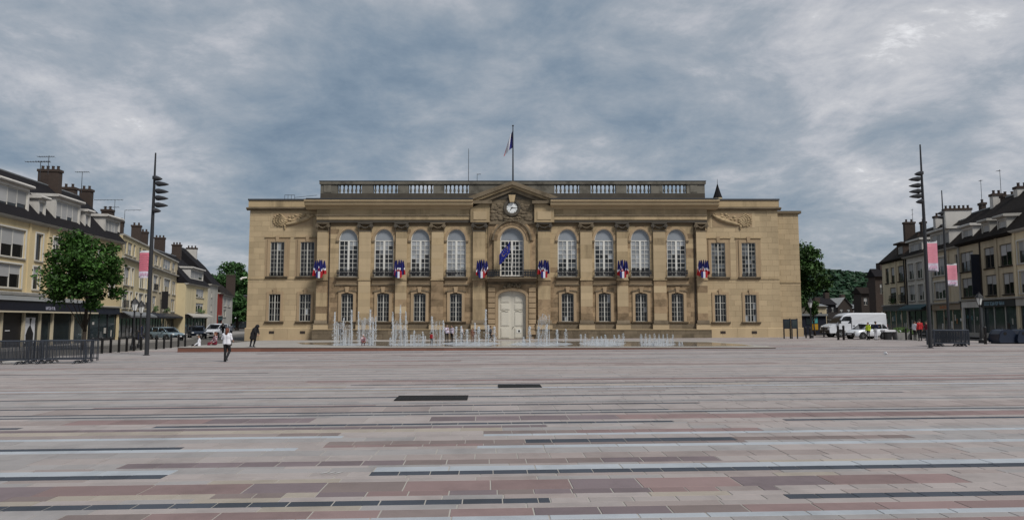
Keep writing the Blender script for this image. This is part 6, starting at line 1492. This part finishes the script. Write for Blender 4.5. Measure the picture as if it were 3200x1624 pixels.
    for c in 'LR':
        add('s' + c, 'e' + c, .062, .048, 'top'); add('e' + c, 'w' + c, .046, .034, 'top' if sleeve == 'long' else 'skin')
        w = J['w' + c]; dv = (w - J['e' + c]).normalized(); s_ = 1 if c == 'L' else -1
        side = dv.cross(lat * s_).normalized(); palm = w + dv * .085
        add(w, palm, .033, .036, 'skin')
        for i, ln in enumerate((.065, .075, .07, .055)):
            o = palm + side * (i - 1.5) * .021; kn = o + dv * ln * .55; add(o, kn, .0105, .010, 'skin'); add(kn, kn + dv * ln * .45 - lat * s_ * .02, .010, .008, 'skin')
        tb = w + dv * .035 - side * .035; add(tb, tb + dv * .05 - side * .025, .013, .010, 'skin')
        add('h' + c, 'k' + c, .092, .062, 'low'); add('k' + c, 'a' + c, .060, .042, 'low'); add(J['k' + c].lerp(J['a' + c], .25) + Vector((0, .015, 0)), J['k' + c].lerp(J['a' + c], .5), .058, .05, 'low')
        a = J['a' + c]; dn = -.035
        add(a + Vector((0, .03, dn)), a + Vector((0, -.13, dn - .01)), .042, .036, 'shoe')
    if skirt:
        for t_ in range(4):
            q = t_ / 4; c_ = J['pel'].lerp((J['kL'] + J['kR']) / 2, q); add(c_ + lat * (.08 + .05 * q), c_ - lat * (.08 + .05 * q), .12 + .03 * q, .12 + .03 * q, 'low')
    if top in (C_white, C_red, C_pat, C_hiv, C_maroon, C_black):
        for s_ in (-1, 1): add(J['pel'] + lat * s_ * .075 + Vector((0, 0, .03)), J['wst'] + lat * s_ * .07, .128, .115, 'top')
    if hood:
        add(hd + Vector((0, .03, .02)), J['nck'] + Vector((0, .05, -.02)), .118, .11, 'top')
        for s_ in (-1, 1): add(J['chs'] + lat * s_ * .1, J['pel'] + lat * s_ * .1 - Vector((0, 0, .25)), .13, .15, 'top')
    parts = [(p, q, r0 * (bulk if tg in ('top', 'low') else 1), r1 * (bulk if tg in ('top', 'low') else 1), tg) for p, q, r0, r1, tg in parts]
    mb = MB()
    for p, q, r0, r1, tg in parts: capsule(mb, p, q, r0, r1)
    me = mb.mesh('tmp', [SK]); o = bpy.data.objects.new('tmp', me); COL.objects.link(o)
    md = o.modifiers.new('r', 'REMESH'); md.mode = 'VOXEL'; md.voxel_size = vox; sm = o.modifiers.new('s', 'SMOOTH'); sm.iterations = 2; sm.factor = .4
    dg = bpy.context.evaluated_depsgraph_get(); ev = bpy.data.meshes.new_from_object(o.evaluated_get(dg)); bpy.data.objects.remove(o); bpy.data.meshes.remove(me)
    ev.materials.clear(); mats = {'skin': SK, 'top': top, 'low': low, 'shoe': shoe}; keys = list(mats)
    for k in keys: ev.materials.append(mats[k])
    import numpy as np
    n = len(ev.polygons); ce = np.empty(n * 3); ev.polygons.foreach_get('center', ce); ce = ce.reshape(-1, 3); best = np.full(n, 1e9); idx = np.zeros(n, dtype=np.int32)
    for p, q, r0, r1, tg in parts:
        p_ = np.array(p); d = np.array(q) - p_; dd = max(float(d @ d), 1e-9); t_ = np.clip((ce - p_) @ d / dd, 0, 1); dist = np.linalg.norm(ce - p_ - t_[:, None] * d, axis=1) - (r0 + (r1 - r0) * t_)
        if sleeve == 'short' and tg == 'top': pass
        m_ = dist < best; best[m_] = dist[m_]; idx[m_] = keys.index(tg)
    ev.polygons.foreach_set('material_index', idx); ev.polygons.foreach_set('use_smooth', [True] * n); ev.update()
    k = h / 1.70; root = thing('person', label, 'person', (x, y, z), facing, group); root.scale = (k, k, k)
    ev.name = 'body'; place(ev, 'body', root)
    if not hood:
        hm_ = MB(); hm_.ball(hd + Vector((0, .022, .048)), .104, 14, 9, 0, (.97, 1.0, .95))
        hm_.v = [(a, b, c) if not (b < hd[1] - .055 and c < hd[2] + .06) else (a, hd[1] - .05, max(c, hd[2] + .055)) for a, b, c in hm_.v]
        if hairlen: capsule(hm_, hd + Vector((0, .06, .02)), hd + Vector((0, .085, -hairlen)), .095, .07, 12)
        hm_.build('hair', hair, root, True)
    ey = MB()
    for s_ in (-1, 1): ey.ball(hd + Vector((s_ * .032, -.087, .022)), .011, 6, 5)
    ey.build('eyes', m_dark, root); MB().ball(hd + Vector((0, -.094, -.045)), .02, 8, 5, 0, (1.1, .3, .3)).build('mouth', clo('lip', (0.3, 0.08, 0.07)), root)
    if bag:
        b_ = MB().box(J['hR'][0] - .17, J['hR'][0] - .05, -.10, .12, .86, 1.05); b_.build('shoulder_bag', bag, root)
        capsule_ = MB(); capsule_.tube(J['hR'] + Vector((-.11, 0, .14)), J['sL'] + Vector((-.08, .10, .04)), .012, .012, 6); capsule_.build('bag_strap', bag, root)
    return root
def onG(u, v): x, y = G(u, v); return x, y, gz(x) + .012
def onP(u, v):
    dx, dy, dz = ray(u, v); t = (PZ - CH) / dz; return t * dx, t * dy, PZ
x, y, z = onG(707, 1130)
person('woman in white top and black trousers walking across the paving toward the town hall', x, y, z, R(176), 1.58, 'carry', C_white, C_black, m_hairr, .16, 'short', vox=.010, bulk=1.22)
x, y, z = onP(790, 1084); person('stooping figure in a long black hooded coat on the fountain plinth', x, y, z, R(75), 1.52, 'bend', C_black, C_black, hood=True, bulk=1.25)
x, y, z = onG(592, 1083); person('seated person in white top and black trousers on the fountain plinth end', -21.0, 46.9, PZ - .42, R(-62), 1.6, 'sit', C_white, C_black, m_hairb, .1)
person('seated person in maroon patterned clothes on the fountain plinth end', -20.6, 48.5, PZ - .36, R(-40), 1.72, 'sit', C_patr, C_maroon, m_hairr, .2)
x, y, z = onP(1062, 1071); person('child in dark clothes stepping between tall water jets', x, y, z, R(150), 1.28, 'climb', C_black, C_black)
x, y, z = onP(1134, 1080); person('crouching child in maroon and white by the water jets', x, y, z, R(20), 1.15, 'crouch', C_patr, C_maroon, C_white)
x, y, z = onP(1349, 1077); person('small child in a red coat standing among the water jets', x, y, z, R(170), .86, 'stand', C_red, C_black)
x, y, z = onP(1262, 1066); person('figure in black standing behind the water curtain', x, y, z, R(90), 1.05, 'stand', C_black, C_black)
x, y, z = onP(1396, 1070); person('person in patterned white shirt and dark trousers by the jets', x, y, z, R(30), 1.36, 'talk', C_pat, C_black)
x, y, z = onP(1412, 1069); person('person in patterned white shirt with dark bag by the jets', x, y, z, R(-40), 1.32, 'stand', C_pat, C_black, bag=C_black)
x, y, z = onP(1477, 1068); person('person in brown clothes standing in the spray', x, y, z, R(10), 1.1, 'stand', C_brown, C_brown)
x, y, z = onP(1532, 1067); person('person in grey walking through the spray before the door', x, y, z, R(-70), 1.25, 'walk', C_grey, C_black)
x, y, z = onP(1443, 1068); person('person in pale clothes standing in the spray', x, y, z, R(60), 1.2, 'talk', C_pale, C_grey)
x, y, z = onG(2714, 1062); person('person in a yellow high visibility jacket before the white car', x, y, z, R(-60), 1.5, 'stand', C_hiv, C_black)
x, y, z = onG(2738, 1062); person('person in navy top and white trousers before the white car', x, y, z, R(110), 1.58, 'talk', C_navy, C_white)
x, y, z = onG(2876, 1065); person('person in a bright red jacket standing by the banner mast', x, y, z, R(180), 1.75, 'stand', C_red, C_black)
x, y, z = onG(2860, 1063); person('person in white jacket standing beside the red jacket', x, y, z, R(100), 1.62, 'talk', C_white, C_black)
x, y, z = onG(2897, 1063); person('person in dark maroon beside the red jacket', x, y, z, R(-100), 1.6, 'talk', C_maroon, C_black)
x, y, z = onG(405, 1067); person('passer by in navy before the beige shop windows', x, y + 2, z + .08, R(-90), 1.68, 'walk', C_navy, C_navy)
x, y, z = onG(648, 1060); person('passer by in dark clothes on the far street', x, y + 4, z + .02, R(170), 1.7, 'walk', C_black, C_grey)
x, y, z = onG(664, 1060); person('passer by in white top on the far street', x, y + 5, z + .02, R(170), 1.65, 'walk', C_white, C_grey)

# ================================================================== WATER JETS
def watermat(name, alpha, col=(0.80, 0.83, 0.86), ns=9.0, sharp=3.0):
    m = bpy.data.materials.new(name); m.use_nodes = True; t = m.node_tree; n = t.nodes; l = t.links; b = n['Principled BSDF']
    b.inputs['Base Color'].default_value = (*col, 1); b.inputs['Roughness'].default_value = .35; b.inputs['Specular IOR Level'].default_value = .5
    g = n.new('ShaderNodeTexCoord'); mp = n.new('ShaderNodeMapping'); mp.inputs['Scale'].default_value = (ns, ns, ns * .22); l.new(g.outputs['Object'], mp.inputs[0])
    nz = n.new('ShaderNodeTexNoise'); nz.inputs['Scale'].default_value = 1.0; nz.inputs['Detail'].default_value = 4; l.new(mp.outputs[0], nz.inputs['Vector'])
    mr = n.new('ShaderNodeMapRange'); mr.inputs[1].default_value = .5 - .5 / sharp; mr.inputs[2].default_value = .5 + .5 / sharp; mr.inputs[3].default_value = max(0, alpha - .35); mr.inputs[4].default_value = min(1, alpha + .35); l.new(nz.outputs['Fac'], mr.inputs[0]); l.new(mr.outputs[0], b.inputs['Alpha'])
    return m
m_jet = watermat('jet_water', .44, (0.62, 0.65, 0.68)); m_veil = watermat('veil_water', .34, (0.50, 0.52, 0.54), 5.0, 4.0); m_foam = watermat('foam_water', .55, (0.62, 0.67, 0.72), 3.0, 3.0)
rj = random.Random(101)
def jet(u, vt, vb, wpx, label='tall white fountain jet rising from the plinth', group='fountain jets'):
    x, y, _ = onP(u, vb); zt = AT(u, vt, y)[1] - PZ; r = wpx / F * y / 3.0
    t = thing('water_jet', label, 'water jet', (x, y, PZ + .008), 0, group); g = MB(); n = 12; seg = 8; prof_ = []
    for i in range(n + 1):
        s_ = i / n; rad = r * (.55 + .35 * s_ + .25 * rj.random()) * (1 if s_ < .93 else .7)
        prof_.append((rad, zt * s_))
    base = len(g.v)
    for i, (rad, z) in enumerate(prof_):
        ox, oy = rj.uniform(-.25, .25) * r, rj.uniform(-.25, .25) * r
        for k in range(seg): a = 2 * math.pi * k / seg; q = rad * rj.uniform(.75, 1.2); g.v.append((ox + q * math.cos(a), oy + q * math.sin(a), z + rj.uniform(-.03, .03)))
    for i in range(n):
        for k in range(seg): g.f.append((i * seg + k, i * seg + (k + 1) % seg, (i + 1) * seg + (k + 1) % seg, (i + 1) * seg + k)); g.m.append(0)
    g.ball((0, 0, zt), r * 1.15, 8, 6)
    g.build('column', m_jet, t, True)
    d = MB()
    for i in range(int(34 + zt * 45)):
        s_ = rj.random(); a = rj.uniform(0, 6.28); q = r * rj.uniform(1.0, 2.6) * (.5 + s_); b_ = rj.uniform(.008, .028); c = (q * math.cos(a), q * math.sin(a), zt * (1.05 - s_ * .95))
        d.raw([(c[0] - b_, c[1], c[2]), (c[0] + b_, c[1], c[2]), (c[0], c[1] - b_, c[2]), (c[0], c[1] + b_, c[2]), (c[0], c[1], c[2] - b_ * 2), (c[0], c[1], c[2] + b_ * 2)], [(0, 2, 5), (2, 1, 5), (1, 3, 5), (3, 0, 5), (2, 0, 4), (1, 2, 4), (3, 1, 4), (0, 3, 4)])
    d.build('spray', m_jet, t)['kind'] = 'stuff'
    f = MB(); k_ = 14
    f.face([((r * 3.2) * rj.uniform(.7, 1.2) * math.cos(2 * math.pi * i / k_), (r * 3.2) * rj.uniform(.7, 1.2) * math.sin(2 * math.pi * i / k_), .012) for i in range(k_)]); f.build('foam', m_foam, t)
TALL = [(1044, 980, 1080, 7), (1072, 998, 1074, 5), (1097, 973, 1078, 7), (1119, 978, 1076, 5), (1156, 972, 1079, 8), (1173, 991, 1074, 5), (1226, 980, 1079, 5), (1250, 959, 1075, 6), (1267, 977, 1078, 6), (1349, 992, 1070, 8), (1385, 1003, 1076, 5), (1518, 970, 1068, 7)]
for a in TALL: jet(*a, label='tall white fountain jet higher than the people beside it', group='tall fountain jets')
MID = [(1165, 1010, 1079, 4), (1235, 1030, 1078, 4), (1294, 1034, 1079, 6), (1321, 1038, 1079, 6), (1425, 1023, 1072, 9), (1441, 1021, 1070, 7), (1459, 1032, 1070, 10), (1484, 1011, 1068, 7), (1496, 1023, 1070, 9), (1526, 1018, 1070, 7), (1545, 1023, 1068, 10), (1655, 1022, 1070, 9), (1683, 1023, 1074, 9), (1709, 1016, 1074, 8), (1741, 1032, 1072, 9), (1768, 1030, 1066, 7)]
for a in MID: jet(*a, label='frothy middling fountain jet in front of the town hall door', group='middling fountain jets')
LOWJ = [(1161, 1056, 1079, 4), (1220, 1056, 1080, 5), (1636, 1054, 1072, 6), (1815, 1046, 1066, 6), (1829, 1045, 1066, 6), (1852, 1054, 1066, 6), (1866, 1052, 1066, 5), (1879, 1052, 1066, 5), (1891, 1047, 1066, 6), (1920, 1048, 1068, 5), (1934, 1047, 1068, 5), (1948, 1043, 1078, 6), (2004, 1045, 1080, 6), (2018, 1044, 1080, 5), (2031, 1047, 1080, 4), (2046, 1044, 1080, 5), (2060, 1046, 1080, 4), (2073, 1046, 1080, 5), (2086, 1045, 1080, 5), (2103, 1047, 1080, 6), (2123, 1068, 1081, 4), (2131, 1069, 1081, 4)]
for a in LOWJ: jet(*a, label='low white fountain jet in the short comb like row', group='low fountain jets')
def veil(u0, u1, vt, vb, label):
    xa, y, _ = onP(u0, vb); xb, _, _ = onP(u1, vb); zt = AT(u0, vt, y)[1] - PZ; t = thing('water_curtain', label, 'water curtain', ((xa + xb) / 2, y + .25, PZ + .008), 0, 'falling water curtains'); w = (xb - xa) / 2
    g = MB(); n = 9
    for i in range(n):
        p = -w + 2 * w * i / n + rj.uniform(0, .04); q = -w + 2 * w * (i + 1) / n - rj.uniform(0, .03); yy = rj.uniform(-.12, .12); ht = zt * rj.uniform(.8, 1.0)
        g.box(p, q, yy, yy + .03, 0, ht)
    g.build('sheet', m_veil, t)
    d = MB()
    for i in range(90):
        c = (rj.uniform(-w, w), rj.uniform(-.25, .25), zt * rj.random()); b_ = rj.uniform(.008, .02)
        d.raw([(c[0] - b_, c[1], c[2]), (c[0] + b_, c[1], c[2]), (c[0], c[1] - b_, c[2]), (c[0], c[1] + b_, c[2]), (c[0], c[1], c[2] - b_ * 3), (c[0], c[1], c[2] + b_ * 3)], [(0, 2, 5), (2, 1, 5), (1, 3, 5), (3, 0, 5), (2, 0, 4), (1, 2, 4), (3, 1, 4), (0, 3, 4)])
    d.build('droplets', m_jet, t)['kind'] = 'stuff'
for a in ((1046, 1098, 1005, 1079, 'falling water curtain round the dark stepping child'), (1118, 1168, 985, 1079, 'falling water curtain behind the crouching child'), (1224, 1273, 1001, 1079, 'falling water curtain before the figure in black'),
          (1280, 1330, 1044, 1080, 'low water curtain beside the red coated child'), (1350, 1386, 1004, 1078, 'falling water curtain beside the patterned shirts'), (1682, 1719, 978, 1075, 'falling water curtain right beside the cream door'),
          (1820, 1948, 1058, 1080, 'long low water curtain under the comb like jets'), (2002, 2105, 1058, 1081, 'wide low water curtain nearest the plinth end')): veil(*a)
fo = MB()
for (u0, u1, v0, v1) in ((1030, 1180, 1072, 1081), (1210, 1400, 1072, 1081), (1380, 1570, 1066, 1082), (1580, 1800, 1068, 1082), (1810, 1960, 1066, 1082), (1995, 2115, 1070, 1082)):
    n = 26; cu, cv = (u0 + u1) / 2, (v0 + v1) / 2
    pts = []
    for i in range(n): a = 2 * math.pi * i / n; k = rj.uniform(.8, 1.05); x, y, _ = onP(cu + (u1 - u0) / 2 * k * math.cos(a), cv + (v1 - v0) / 2 * k * math.sin(a)); pts.append((x, y, PZ + .014))
    fo.face(pts)
o = fo.build('foam_patch', m_foam, fount); o['kind'] = 'stuff'
